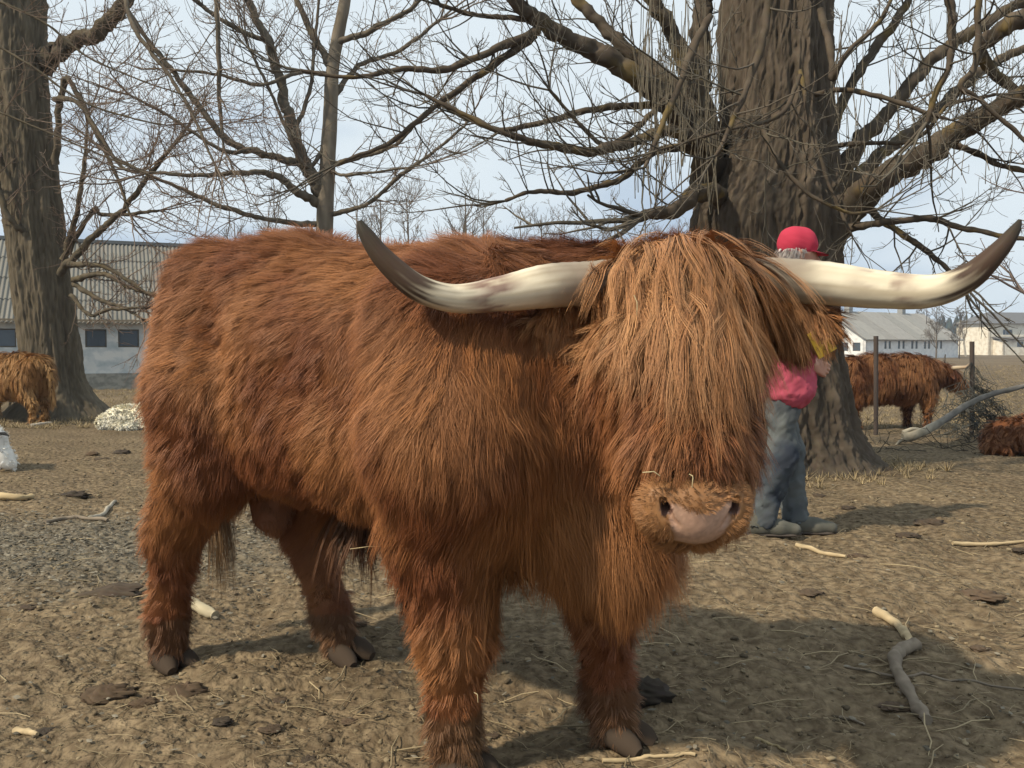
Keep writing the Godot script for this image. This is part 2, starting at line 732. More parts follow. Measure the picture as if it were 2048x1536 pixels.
func scatter(called: String, label: String, mesh: Mesh, count: int, near: float, far: float, place: Callable, seed_: int) -> void:
	var r := RandomNumberGenerator.new()
	r.seed = seed_
	var mm := MultiMesh.new()
	mm.transform_format = MultiMesh.TRANSFORM_3D
	mm.use_colors = true
	mm.mesh = mesh
	mm.instance_count = count
	for k in count:
		var d := near + (far - near) * pow(r.randf(), 1.5)
		var x := r.randf_range(-0.75, 0.75) * d
		var at := Vector3(x, ground_y(x, -d), -d)
		var put: Array = place.call(r, at)
		mm.set_instance_transform(k, put[0])
		mm.set_instance_color(k, put[1])
	var o := MultiMeshInstance3D.new()
	o.name = called
	o.multimesh = mm
	add_child(o)
	tag(o, label, "litter", "", "stuff")

func litter() -> void:
	var base := [Color(0.150, 0.118, 0.078), Color(0.205, 0.160, 0.100), Color(0.110, 0.088, 0.060), Color(0.235, 0.190, 0.122)]
	for v in 3:
		scatter(["soil_crumbs", "earth_clods", "dung_crumbs"][v], ["fine brown soil crumbs strewn over the yard", "small brown clods of earth strewn over the yard", "dark dry dung crumbs strewn over the yard"][v],
			lump(60 + v, 0.6, 4, 6, 0.6).mesh(vmat(0.95, 0.1)), 6000, 1.6, 11.0, func(r: RandomNumberGenerator, at: Vector3) -> Array:
				var s := 0.0018 + 0.0075 * pow(r.randf(), 5.0)
				s *= 1.0 + at.length() * 0.05
				var c: Color = base[r.randi() % 4] * r.randf_range(0.75, 1.25)
				var b := Basis(Vector3.UP, r.randf() * TAU) * Basis(Vector3.RIGHT, r.randfn(0.0, 0.3))
				return [Transform3D(b.scaled_local(Vector3(s * r.randf_range(0.7, 1.6), s, s)), at + Vector3.UP * s * 0.15), c], 70 + v)
	var sg := Geo.new()
	sg.tube(PackedVector3Array([Vector3(-0.5, 0, 0), Vector3(-0.18, 0.03, 0.03), Vector3(0.2, 0.02, -0.02), Vector3(0.5, 0, 0.05)]), PackedFloat32Array([0.011, 0.012, 0.011, 0.007]), 4, PackedColorArray([Color.WHITE]))
	scatter("straw_litter", "short pale straw stalks strewn over the yard", sg.mesh(vmat(0.7, 0.3)), 9000, 1.6, 11.0, func(r: RandomNumberGenerator, at: Vector3) -> Array:
		var s := r.randf_range(0.015, 0.08)
		if r.randf() < 0.06: s = r.randf_range(0.1, 0.22)
		var b := Basis(Vector3.UP, r.randf() * TAU) * Basis(Vector3.BACK, r.randfn(0.0, 0.12))
		return [Transform3D(b.scaled(Vector3.ONE * s), at + Vector3.UP * 0.006), Color(0.30, 0.24, 0.145) * r.randf_range(0.5, 1.35)], 81)
	var lg := Geo.new()
	for k in 6:
		var a := TAU * k / 6
		var b := TAU * (k + 1) / 6
		lg.tri(Vector3(0, 0.18, 0), Vector3(cos(a) * (0.7 + 0.5 * sin(a * 2.0 + 1.0)), 0.2 * sin(a * 3.0), sin(a) * 0.6), Vector3(cos(b) * (0.7 + 0.5 * sin(b * 2.0 + 1.0)), 0.2 * sin(b * 3.0), sin(b) * 0.6), Color.WHITE)
	var lr := func(r: RandomNumberGenerator, at: Vector3) -> Array:
		var s := r.randf_range(0.004, 0.014)
		if r.randf() < 0.8:      # most lie in the heap left of the bull
			at.x = -2.5 + r.randfn(0.0, 1.0)
			at.z = -4.6 + r.randfn(0.0, 0.55)
			at.y = ground_y(at.x, at.z)
		var b := Basis(Vector3.UP, r.randf() * TAU) * Basis(Vector3.RIGHT, r.randfn(0.0, 0.6))
		return [Transform3D(b.scaled(Vector3.ONE * s), at + Vector3.UP * 0.01), Color(0.165, 0.148, 0.115) * r.randf_range(0.4, 1.5)]
	scatter("dead_leaves", "grey dead leaves and bark flakes on the earth", lg.mesh(vmat(0.9, 0.2)), 9000, 1.6, 9.0, lr, 82)
	# withered grass: the field beyond the fence and round the foot of the massive tree
	var gg := Geo.new()
	for k in 9:
		var a := k * 2.4
		var lean := 0.25 + 0.09 * k
		var w := Vector3(-sin(a), 0, cos(a)) * 0.035
		var foot := Vector3(cos(a), 0, sin(a)) * 0.06
		var tip := foot + Vector3(cos(a) * lean, 1.0 - 0.4 * lean, sin(a) * lean)
		gg.tri(foot - w, foot + w, tip, Color.WHITE)
	var foot_at := Vector3((1545.0 - 1024.0) / FOCAL * 8.3, 0, -8.3)
	scatter("dry_grass", "short withered tan grass of the field beyond the fence", gg.mesh(vmat(0.9, 0.2)), 16000, 13.0, 75.0, func(r: RandomNumberGenerator, at: Vector3) -> Array:
		if r.randf() < 0.015:
			var a := r.randf() * TAU
			at = foot_at + Vector3(cos(a), 0, sin(a)) * r.randf_range(0.85, 1.5)
			at.y = ground_y(at.x, at.z)
		var s := r.randf_range(0.03, 0.09) * (1.0 + at.length() * 0.02)
		return [Transform3D(Basis(Vector3.UP, r.randf() * TAU).scaled(Vector3(s * 1.5, s, s * 1.5)), at), Color(0.30, 0.235, 0.135) * r.randf_range(0.65, 1.3)], 83)
	# dung
	var dark := Color(0.040, 0.033, 0.026)
	var brown := Color(0.085, 0.060, 0.040)
	var pats := [[1285, 1400, 118, 0.5, dark, "broad black cow pat behind the bull's front hoof"], [215, 1385, 100, 0.45, brown, "long brown lump of dung before the bull's hind hoof"],
		[292, 1405, 60, 0.5, brown, "reddish crumbled dung lump beside a longer lump"], [375, 1378, 75, 0.55, brown, "crumbly clod of dung against the bull's hind hoof"]]
	for q in pats: dung(q)
	for q in [[243, 905, 34, 0.5, "black rounded dung lump between the cream sheep and the litter heap"], [185, 912, 26, 0.5, "reddish dung lump beside the black rounded one"], [205, 920, 30, 0.3, "flat dark dung flake in front of the reddish dung lump"], [60, 1217, 42, 0.5, "grey stone-like dung lump alone on smooth earth"], [150, 992, 50, 0.5, "dark dung mound at the edge of the grey litter"], [1962, 1198, 80, 0.35, "wide flat dung pat on sunlit earth near the long stalk"], [1862, 1048, 62, 0.35, "dark dung crust at the end of the man's shadow"], [1815, 1078, 48, 0.3], [1622, 1190, 50, 0.4, "grey dung clod at the edge of the bull's shadow"], [1715, 1117, 40, 0.35, "brown dung crumb beyond the end of the thin pale twig"], [2040, 1110, 30, 0.5, "blackish dung ball beside the long pale stalk"], [1698, 1022, 30, 0.4], [1638, 992, 24, 0.5], [445, 1455, 40, 0.5], [540, 1460, 45, 0.4], [985, 1465, 30, 0.5], [620, 1520, 40, 0.5], [720, 1262, 30, 0.4], [700, 1450, 36, 0.4], [1960, 1300, 40, 0.3], [1790, 1410, 60, 0.25], [560, 1400, 34, 0.5], [90, 1460, 40, 0.4], [230, 1190, 110, 0.3, "long low ridge of dark dung behind the bull's hind leg"]]:
		var which := "small dark crust of dry dung on bare earth" if q.size() < 5 else String(q[4])
		dung([q[0], q[1], q[2], q[3], brown.lerp(dark, rng.randf()) * 1.25, which])
	sticks()

func dung(q: Array) -> void:
	var p := G(q[0], q[1])
	var r: float = q[2] * 0.5 / FOCAL * -p.z
	var g := lump(int(q[0]), 1.0, 14, 22, 0.32)
	var w := FastNoiseLite.new()
	w.seed = int(q[1])
	w.frequency = 4.0
	w.fractal_octaves = 4
	var c: Color = q[4]
	for k in g.v.size():
		var n := w.get_noise_3d(g.v[k].x, g.v[k].y, g.v[k].z)
		g.v[k] = g.v[k] * (1.0 + 0.34 * n) * Vector3(r, r * q[3] * 0.7, r * 0.8)
		g.c[k] = c * (1.0 + 0.5 * n)
	g.smooth()
	var o := part("dung_lump", g.mesh(vmat(0.9, 0.25)), self)
	o.position = p + Vector3.UP * r * q[3] * 0.12
	tag(o, q[5], "dung", "dung lumps on the yard")

func sticks() -> void:
	var bark := Color(0.20, 0.165, 0.125)
	var pale := Color(0.42, 0.33, 0.20)
	var list := [
		[[[1752, 1228], [1790, 1250], [1812, 1275], [1822, 1292]], 9.0, pale, "short pale peeled stick touching the crooked grey stick"],
		[[[1832, 1302], [1800, 1318], [1790, 1345], [1805, 1380], [1835, 1420], [1855, 1462]], 13.0, bark, "crooked grey-brown stick curved like a snake"],
		[[[1592, 1096], [1640, 1104], [1692, 1118]], 5.0, pale, "thin pale twig near the man's shoes"],
		[[[1905, 1088], [1975, 1087], [2060, 1086]], 4.5, pale, "long straight pale stalk on bare earth"],
		[[[1205, 1528], [1260, 1524], [1308, 1524], [1390, 1530]], 5.5, pale, "pale straw stalk in front of the bull's hoof"],
		[[[-20, 1003], [30, 1006], [66, 1002]], 8.0, Color(0.40, 0.31, 0.18), "broken ochre branch lying on the grey litter"],
		[[[62, 853], [80, 852], [103, 850]], 3.0, Color(0.45, 0.40, 0.33), "short whitish stick behind the sheep's black ear"],
		[[[366, 1214], [395, 1224], [430, 1236]], 12.0, Color(0.40, 0.35, 0.24), "stubby pale piece of wood between the bull's hind hooves"],
		[[[180, 1040], [205, 1028], [232, 1008]], 5.0, Color(0.34, 0.31, 0.25), "thin grey stick sloping on the litter heap"],
		[[[1690, 1330], [1740, 1345], [1800, 1362], [1900, 1368], [2050, 1374]], 3.0, bark, "long thin dark root lying across the shadow"],
		[[[90, 1052], [140, 1045], [215, 1048]], 5.0, bark, "dark twig on the grey litter"],
		[[[1510, 1470], [1545, 1480], [1572, 1494]], 3.5, Color(0.34, 0.27, 0.15), "short tan twig in the bull's shadow"],
		[[[1680, 1418], [1710, 1432], [1730, 1444]], 3.5, bark, "short dark twig beside the crooked stick"],
		[[[30, 1455], [60, 1465], [75, 1470]], 7.0, pale, "pale chip of wood on the earth"]]
	for q in list:
		var ctr := PackedVector3Array()
		for k in q[0]: ctr.push_back(G(k[0], k[1]))
		var pts := PackedVector3Array()
		var rad := PackedFloat32Array()
		var r: float = q[1] / FOCAL * -ctr[0].z
		var steps := 6 * (ctr.size() - 1)
		for s in steps + 1:
			var t := float(s) / 6.0
			var k := mini(int(t), ctr.size() - 2)
			var p := ctr[k].cubic_interpolate(ctr[k + 1], ctr[maxi(k - 1, 0)], ctr[mini(k + 2, ctr.size() - 1)], t - k)
			p.y = maxf(p.y, ground_y(p.x, p.z)) + r * 0.7
			pts.push_back(p)
			rad.push_back(r * lerpf(1.0, 0.7, float(s) / steps) * rng.randf_range(0.85, 1.12))
		var g := Geo.new()
		g.tube(pts, rad, 11, PackedColorArray([q[2]]), true, 1.0, fine, 0.5)
		g.smooth()
		for k in g.c.size():
			var n := fine.get_noise_3d(g.v[k].x * 4.0, g.v[k].y * 4.0, g.v[k].z * 4.0)
			g.c[k] = g.c[k] * (1.0 + 0.5 * n)
		tag(part("stick", g.mesh(vmat(0.85, 0.2)), self), q[3], "stick")

# ---------------------------------------------------------------- the bull
const REAR := Vector3(-0.86, 0.0, -2.95)
const AHEAD := Vector3(0.7916, 0.0, 0.611)
const BESIDE := Vector3(-0.611, 0.0, 0.7916)    # its right side, which faces the camera

func B(along: float, side: float, h: float) -> Vector3:
	return REAR + AHEAD * along + BESIDE * side + Vector3.UP * h

func bull() -> void:
	var f := Field.new()
	# trunk
	f.chain([B(-0.06, 0, 1.17), B(0.25, 0, 1.18), B(0.62, 0, 1.10), B(1.0, 0, 1.07)], [0.18, 0.19, 0.20, 0.20], 0.12)
	f.chain([B(0.05, 0, 0.95), B(0.35, 0, 0.88), B(0.7, 0, 0.85), B(1.05, 0, 0.88)], [0.24, 0.275, 0.270, 0.26], 0.10)
	for s: float in [-1.0, 1.0]:
		f.bone(B(0.0, 0.16 * s, 1.25), B(0.20, 0.15 * s, 1.22), 0.12, 0.11, 0.08)
		f.bone(B(0.02, 0.16 * s, 1.10), B(0.07, 0.19 * s, 0.90), 0.165, 0.185, 0.05)
		f.bone(B(0.38, 0.14 * s, 1.08), B(0.72, 0.13 * s, 1.04), 0.165, 0.155, 0.08)
	# hind legs
	f.chain([B(0.06, 0.18, 0.90), B(0.06, 0.20, 0.70), B(-0.15, 0.20, 0.45), B(-0.205, 0.20, 0.16), B(-0.20, 0.20, 0.05)], [0.175, 0.145, 0.072, 0.050, 0.052], 0.07)
	f.chain([B(0.10, -0.15, 0.92), B(0.22, -0.19, 0.70), B(0.02, -0.19, 0.44), B(0.17, -0.18, 0.15), B(0.21, -0.18, 0.05)], [0.18, 0.14, 0.072, 0.050, 0.052], 0.07)
	# shoulders and forelegs
	f.chain([B(1.0, 0.19, 1.08), B(1.10, 0.235, 0.84), B(1.03, 0.20, 0.60), B(1.055, 0.19, 0.34), B(1.05, 0.19, 0.14), B(1.06, 0.19, 0.05)], [0.165, 0.195, 0.130, 0.080, 0.052, 0.055], 0.045)
	f.chain([B(1.05, -0.15, 1.05), B(1.13, -0.18, 0.84), B(1.15, -0.19, 0.60), B(1.25, -0.185, 0.36), B(1.265, -0.185, 0.14), B(1.285, -0.185, 0.05)], [0.17, 0.19, 0.115, 0.072, 0.050, 0.053], 0.07)
	# neck, brisket, dewlap
	f.chain([B(0.95, 0, 1.10), P(1180, 660, 2.45), P(1310, 655, 2.20)], [0.20, 0.20, 0.14], 0.12)
	f.chain([B(1.05, 0, 0.90), P(1180, 860, 2.32), P(1290, 800, 2.12)], [0.27, 0.22, 0.15], 0.14)
	f.chain([B(1.12, 0, 0.74), P(1190, 1030, 2.25), P(1250, 1060, 2.14)], [0.20, 0.14, 0.10], 0.12)
	# head
	f.chain([P(1345, 592, 2.06), P(1352, 700, 1.97), P(1375, 880, 1.88), P(1390, 990, 1.87)], [0.115, 0.135, 0.108, 0.072], 0.08)
	f.bone(P(1360, 760, 2.05), P(1385, 960, 1.94), 0.12, 0.07, 0.08)
	f.bone(P(1260, 572, 2.07), P(1435, 568, 2.07), 0.068, 0.068, 0.05)
	f.fill(0.022)
	var skin := f.net(func(_p): return Color(0.115, 0.045, 0.020))
	print("bull skin ", skin.v.size())
	var root := thing("highland_bull", "huge shaggy rust-brown bull with long pale dark-tipped horns and hair over its eyes", "bull", Vector3.ZERO)
	var body := part("body", skin.mesh(vmat(0.9, 0.2)), root)
	var hair := vmat(0.55, 0.35)
	hair.backlight_enabled = true
	hair.backlight = Color(0.35, 0.35, 0.35)

	var crown := P(1348, 500, 2.13)
	var muzzle_mid := P(1390, 1024, 1.79)
	var poll := P(1345, 570, 2.06)
	var tint := FastNoiseLite.new()
	tint.seed = 5
	tint.frequency = 2.3
	tint.fractal_octaves = 3
	var is_head := func(p: Vector3) -> bool:
		var a := P(1345, 540, 2.10)
		var b := muzzle_mid
		var t := clampf((p - a).dot(b - a) / (b - a).length_squared(), 0.0, 1.0)
		return p.distance_to(a + (b - a) * t) < 0.205 and p.z > -2.13
	var style := func(p: Vector3, n: Vector3) -> Array:
		var rel := p - REAR
		var al := rel.dot(AHEAD)
		var la := rel.dot(BESIDE)
		var k := tint.get_noise_3d(p.x, p.y, p.z)
		var tone := Color(0.185, 0.063, 0.0235).lerp(Color(0.320, 0.136, 0.050), clampf(0.46 + k * 1.5, 0.0, 1.0))
		var flow := Vector3.DOWN * 0.9 - AHEAD * 0.62
		var length := 0.078
		var lift := 0.11 + 0.10 * tint.get_noise_3d(p.y * 2.0, p.z * 2.0, p.x * 2.0)
		var curl := 0.10
		var gravity := 0.20
		var width := 0.0016
		var rad := 0.019
		var clear_ := 0.020
		var strands := 14
		var gather := 0.8
		var sway := Vector3(tint.get_noise_3d(p.x * 1.6 + 7.0, p.y * 1.6, p.z * 1.6), tint.get_noise_3d(p.x * 1.6, p.y * 1.6 + 9.0, p.z * 1.6), tint.get_noise_3d(p.x * 1.6, p.y * 1.6, p.z * 1.6 + 5.0))
		if p.y > 1.18 and al < 1.2:      # along the back the coat parts to both sides
			flow = Vector3.DOWN * 0.5 + BESIDE * signf(la) * 0.5 - AHEAD * 0.75
			length = 0.09
			lift = 0.12
		if al > 0.75 and p.y > 0.62:     # neck and shoulder, longer
			length = lerpf(0.09, 0.125, smoothstep(0.75, 1.05, al))
			flow = Vector3.DOWN * 1.0 - AHEAD * 0.40
			curl = 0.14
		if p.y < 0.72 and al > 0.15 and al < 0.95 and n.y < 0.2:
			length = 0.07
			lift = 0.10
		if p.y < 0.62 and (absf(al - 0.6) > 0.33 or absf(la) > 0.36):   # legs
			length = lerpf(0.032, 0.085, smoothstep(0.15, 0.50, p.y))
			flow = Vector3.DOWN * 1.0 - AHEAD * 0.35 + BESIDE * tint.get_noise_3d(p.z * 3.0, p.x * 3.0, p.y * 2.0) * 1.2
			rad = 0.013
			lift = 0.12
			curl = 0.18
			strands = 11
			if p.y < 0.17:
				tone = tone.lerp(Color(0.105, 0.074, 0.042), 0.6 + 0.3 * k)     # mud caked on the feet
				length = 0.05
				lift = 0.2
		if al > 1.05 and p.y < 0.78 and p.y > 0.45 and absf(la) < 0.17:   # dewlap
			length = 0.21
			curl = 0.30
			tone = tone.lerp(Color(0.36, 0.165, 0.062), 0.5)
			flow = Vector3.DOWN + AHEAD * 0.25
		return [flow.normalized() + sway * 0.7, length, strands, rad, width, lift, gravity, curl, tone, 4 if length < 0.10 else 5, clear_, gather]
	var keep := func(p: Vector3, n: Vector3) -> float:
		if is_head.call(p): return 0.0
		if p.y < 0.035: return 0.0
		var k := 1.0
		if n.dot(BESIDE) < -0.25 and p.y > 0.6: k = 0.35
		return k
	var g := Geo.new()
	grow(g, f, skin, 11500, style, keep, 101)
	underhair(root, skin, 24000, style, keep, hair, 0.95, 111)
	print("coat tris ", g.i.size() / 3)
	tag(part("coat", g.mesh(hair), root), "", "", "", "stuff")

	# hair of the face: radiates from the crown and hangs to the nose
	var fstyle := func(p: Vector3, n: Vector3) -> Array:
		var k := tint.get_noise_3d(p.x * 4.0, p.y * 2.0, p.z * 4.0)
		var tone := Color(0.205, 0.076, 0.029).lerp(Color(0.295, 0.125, 0.048), clampf(0.5 + k, 0.0, 1.0))
		var away := p - crown
		away.y *= 0.4
		var across := (p.x - crown.x) / 0.13
		if p.y > 1.04:        # the fringe falls from the poll over brow and eyes; its hair is a paler ginger
			tone = Color(0.345, 0.162, 0.068).lerp(Color(0.46, 0.245, 0.112), clampf(0.5 + k * 1.4, 0.0, 1.0))
			var flow := away.normalized() * 0.34 + Vector3.DOWN * 0.95 + Vector3(tint.get_noise_3d(p.x * 6.0, p.y * 6.0, 4.0), 0, 0) * 0.5
			if p.y > 1.16: flow = Vector3(away.x * 1.9, -0.35, 0.8) + Vector3(tint.get_noise_3d(p.x * 4.0, 3.0, p.z * 4.0), 0, 0) * 1.0
			var stop := 0.85 + 0.12 * absf(across) + 0.12 * k
			var high := smoothstep(1.10, 1.18, p.y)
			return [flow, clampf(p.y - stop, 0.08, 0.42), 15, 0.013, 0.0018, lerpf(0.18, 0.05, high), 0.45, 0.34, tone, 9, lerpf(0.030, 0.014, high), 0.72]
		# cheeks and bridge of the nose
		var near := p.distance_to(muzzle_mid)
		var length := lerpf(0.085, 0.135, smoothstep(0.3, 0.9, absf(across))) * lerpf(0.35, 1.0, smoothstep(0.04, 0.10, near))
		return [Vector3(across * 0.55, -1.0, -0.1), maxf(length, 0.022), 13, 0.012, 0.0018, 0.14, 0.30, 0.12, tone, 6, 0.022, 0.7]
	var fkeep := func(p: Vector3, _n: Vector3) -> float:
		if not is_head.call(p): return 0.0
		if p.distance_to(muzzle_mid) < 0.075: return 0.0
		return 1.0
	var g2 := Geo.new()
	grow(g2, f, skin, 24000, fstyle, fkeep, 102)
	underhair(root, skin, 15000, func(p: Vector3, n: Vector3) -> Array:
		var st: Array = fstyle.call(p, n)
		st[1] = minf(st[1], 0.10)
		return st, fkeep, hair, 1.0, 112)
	print("face tris ", g2.i.size() / 3)
	tag(part("face_hair", g2.mesh(hair), root), "lighter ginger fringe hanging over the face", "", "", "stuff")
	horns(root)
	muzzle(root, hair)
	for e in [[[1510, 634, 2.12], [1585, 636, 2.08], [1652, 644, 2.05]], [[1190, 640, 2.12], [1120, 646, 2.09], [1065, 656, 2.07]]]:
		ear(root, hair, e)
	hooves(root)
	under_parts(root, hair, f)

func muzzle(root: Node3D, hair: Material) -> void:
	var o := P(1388, 1016, 1.775)
	var X := Vector3(0.992, 0.0, -0.126)
	var Zf := Vector3(0.10, -0.30, 0.95).normalized()
	X = (X - Zf * X.dot(Zf)).normalized()
	var Y := Zf.cross(X).normalized()
	var at := func(x: float, y: float, z: float) -> Vector3: return o + (X * x + Y * y + Zf * z) * 0.93
	var f := Field.new()
	f.bone(at.call(-0.058, -0.008, -0.012), at.call(0.058, -0.008, -0.012), 0.056, 0.056, 0.03)
	f.bone(at.call(0, 0.016, 0.0), at.call(0, -0.022, 0.010), 0.050, 0.044, 0.03)
	f.bone(at.call(-0.078, 0.022, -0.004), at.call(-0.070, -0.016, 0.0), 0.036, 0.040, 0.02)
	f.bone(at.call(0.078, 0.022, -0.004), at.call(0.070, -0.016, 0.0), 0.036, 0.040, 0.02)
	f.bone(at.call(-0.040, -0.070, -0.03), at.call(0.040, -0.070, -0.03), 0.034, 0.034, 0.010)
	f.bone(at.call(0, -0.01, -0.03), at.call(0, 0.02, -0.13), 0.066, 0.075, 0.04)
	for s: float in [-1.0, 1.0]:      # comma-shaped nostrils
		f.bone(at.call(0.080 * s, 0.034, 0.030), at.call(0.070 * s, 0.008, 0.044), 0.008, 0.010, 0.01, 1)
		f.bone(at.call(0.070 * s, 0.008, 0.044), at.call(0.046 * s, -0.020, 0.056), 0.009, 0.005, 0.01, 1)
		f.bone(at.call(0.073 * s, 0.016, 0.038), at.call(0.058 * s, 0.030, -0.03), 0.010, 0.009, 0.01, 1)
	f.fill(0.0045)
	var n := FastNoiseLite.new()
	n.seed = 31
	n.frequency = 40.0
	var pad := func(p: Vector3) -> float:
		var q := p - o
		var x := absf(q.dot(X))
		var y := q.dot(Y)
		var z := q.dot(Zf)
		if z < 0.0 or y < -0.056: return 0.0
		var w := n.get_noise_3d(p.x, p.y, p.z) * 0.006
		var top := 0.016 + x * 0.25
		var wide := lerpf(0.044, 0.062, smoothstep(-0.055, 0.005, y))
		return smoothstep(0.004, -0.004, y - top + w) * smoothstep(0.004, -0.004, x - wide + w)
	var skin := f.net(func(p: Vector3) -> Color:
		var k: float = pad.call(p)
		var s := n.get_noise_3d(p.x * 2.0, p.y * 2.0, p.z * 2.0)
		if f.one(11, p) < 0.003 or f.one(8, p) < 0.003: return Color(0.12, 0.065, 0.050)      # lining of the nostrils
		return Color(0.27, 0.135, 0.058).lerp(Color(0.40, 0.250, 0.178) * (1.0 + s * 0.35), k))
	var m := part("muzzle", skin.mesh(vmat(0.5, 0.4)), root)
	m.set_meta("label", "pale pink nose pad with dark nostrils")
	var g := Geo.new()
	grow(g, f, skin, 4200, func(p: Vector3, _n: Vector3) -> Array:
		var q := p - o
		var out := X * signf(q.dot(X)) * 0.7 - Y * 0.5 - Zf * 0.6
		var long := 0.012 if q.dot(Y) > -0.055 else 0.030
		var rim := smoothstep(0.0, -0.05, q.dot(Zf))
		return [out, lerpf(long, 0.04, rim), 5, 0.005, 0.0011, 0.22, 0.03, 0.05, Color(0.33, 0.165, 0.07).lerp(Color(0.25, 0.10, 0.04), rim), 4, 0.004, 0.8],
		func(p: Vector3, _n: Vector3) -> float:
			var q := p - o
			if float(pad.call(p)) > 0.3: return 0.0
			if Vector2(absf(q.dot(X)) - 0.072, q.dot(Y) - 0.016).length() < 0.017 and q.dot(Zf) > -0.01: return 0.0
			return 1.0, 103)
	tag(part("muzzle_hair", g.mesh(hair), root), "", "", "", "stuff")

func ear(root: Node3D, hair: Material, e: Array) -> void:
	var a := P(e[0][0], e[0][1], e[0][2])
	var b := P(e[1][0], e[1][1], e[1][2])
	var c := P(e[2][0], e[2][1], e[2][2])
	var f := Field.new()
	for dy in [-0.018, 0.0, 0.018]:
		f.chain([a + Vector3(0, dy, 0), b + Vector3(0, dy * 2.2, 0), c], [0.022, 0.016, 0.008], 0.02)
	f.fill(0.008)
	var skin := f.net(func(_p): return Color(0.16, 0.07, 0.03))
	var o := part("ear", skin.mesh(vmat(0.9, 0.2)), root)
	var g := Geo.new()
	var out := (c - a).normalized()
	grow(g, f, skin, 700, func(p: Vector3, _n: Vector3) -> Array:
		var k := rng.randf()
		return [Vector3.DOWN * 0.9 + out * 0.4, 0.085 * (0.6 + 0.6 * k), 12, 0.012, 0.0020, 0.12, 0.55, 0.2, Color(0.27, 0.115, 0.045).lerp(Color(0.37, 0.18, 0.075), k), 7, 0.02, 0.5],
		func(_p, _n): return 1.0, 104)
	tag(part("ear_hair", g.mesh(hair), o), "", "", "", "stuff")
	if out.x > 0:
		var t := Geo.new()
		var mid := P(1644, 683, 2.025)
		t.box(mid, Vector3(0.021, 0.012, -0.004), Vector3(-0.016, 0.028, 0.004), Vector3(0.0, 0.0002, 0.0012), Color(0.80, 0.53, 0.05))
		var tg := part("ear_tag", t.mesh(vmat(0.35, 0.5)), o)
		tg.set_meta("label", "yellow plastic ear tag")
		var d := Geo.new()
		for k in 3:      # embossed rings on the tag
			var cc := mid + Vector3(-0.016, 0.028, 0.004) * (0.5 - 0.5 * k) + Vector3(0.0, 0.0, 0.0016)
			var ring := PackedVector3Array()
			var rr := PackedFloat32Array()
			for s in 11:
				ring.push_back(cc + Vector3(cos(s * TAU / 10.0), sin(s * TAU / 10.0), 0.0) * 0.005)
				rr.push_back(0.0009)
			d.tube(ring, rr, 4, PackedColorArray([Color(0.30, 0.17, 0.02)]), false)
		part("tag_mark", d.mesh(vmat(0.5, 0.3)), o)

func hooves(root: Node3D) -> void:
	var feet := [[-0.20, 0.20, 0.0], [0.24, -0.18, 0.0], [1.07, 0.19, 0.0], [1.30, -0.185, 0.0]]
	for ft in feet:
		for s: float in [-1.0, 1.0]:
			var g := Geo.new()
			var q := B(ft[0], ft[1] + 0.032 * s, 0.0)
			var gy := ground_y(q.x, q.z)
			var dir: Vector3 = (AHEAD + BESIDE * 0.12 * s).normalized()
			var pts := PackedVector3Array()
			var rad := PackedFloat32Array()
			for k in 9:
				var t := k / 8.0
				pts.push_back(q + dir * lerpf(-0.045, 0.085, t) + Vector3.UP * (gy + lerpf(0.040, 0.012, t * t)))
				rad.push_back(0.031 * pow(maxf(0.0, 1.0 - pow(absf(t * 1.9 - 0.85), 2.6) * 0.75), 0.5) + 0.004)
			g.tube(pts, rad, 14, PackedColorArray([Color(0.050, 0.039, 0.029), Color(0.066, 0.050, 0.037)]), true, 1.0, fine, 0.15)
			part("hoof", g.mesh(vmat(0.95, 0.1)), root)

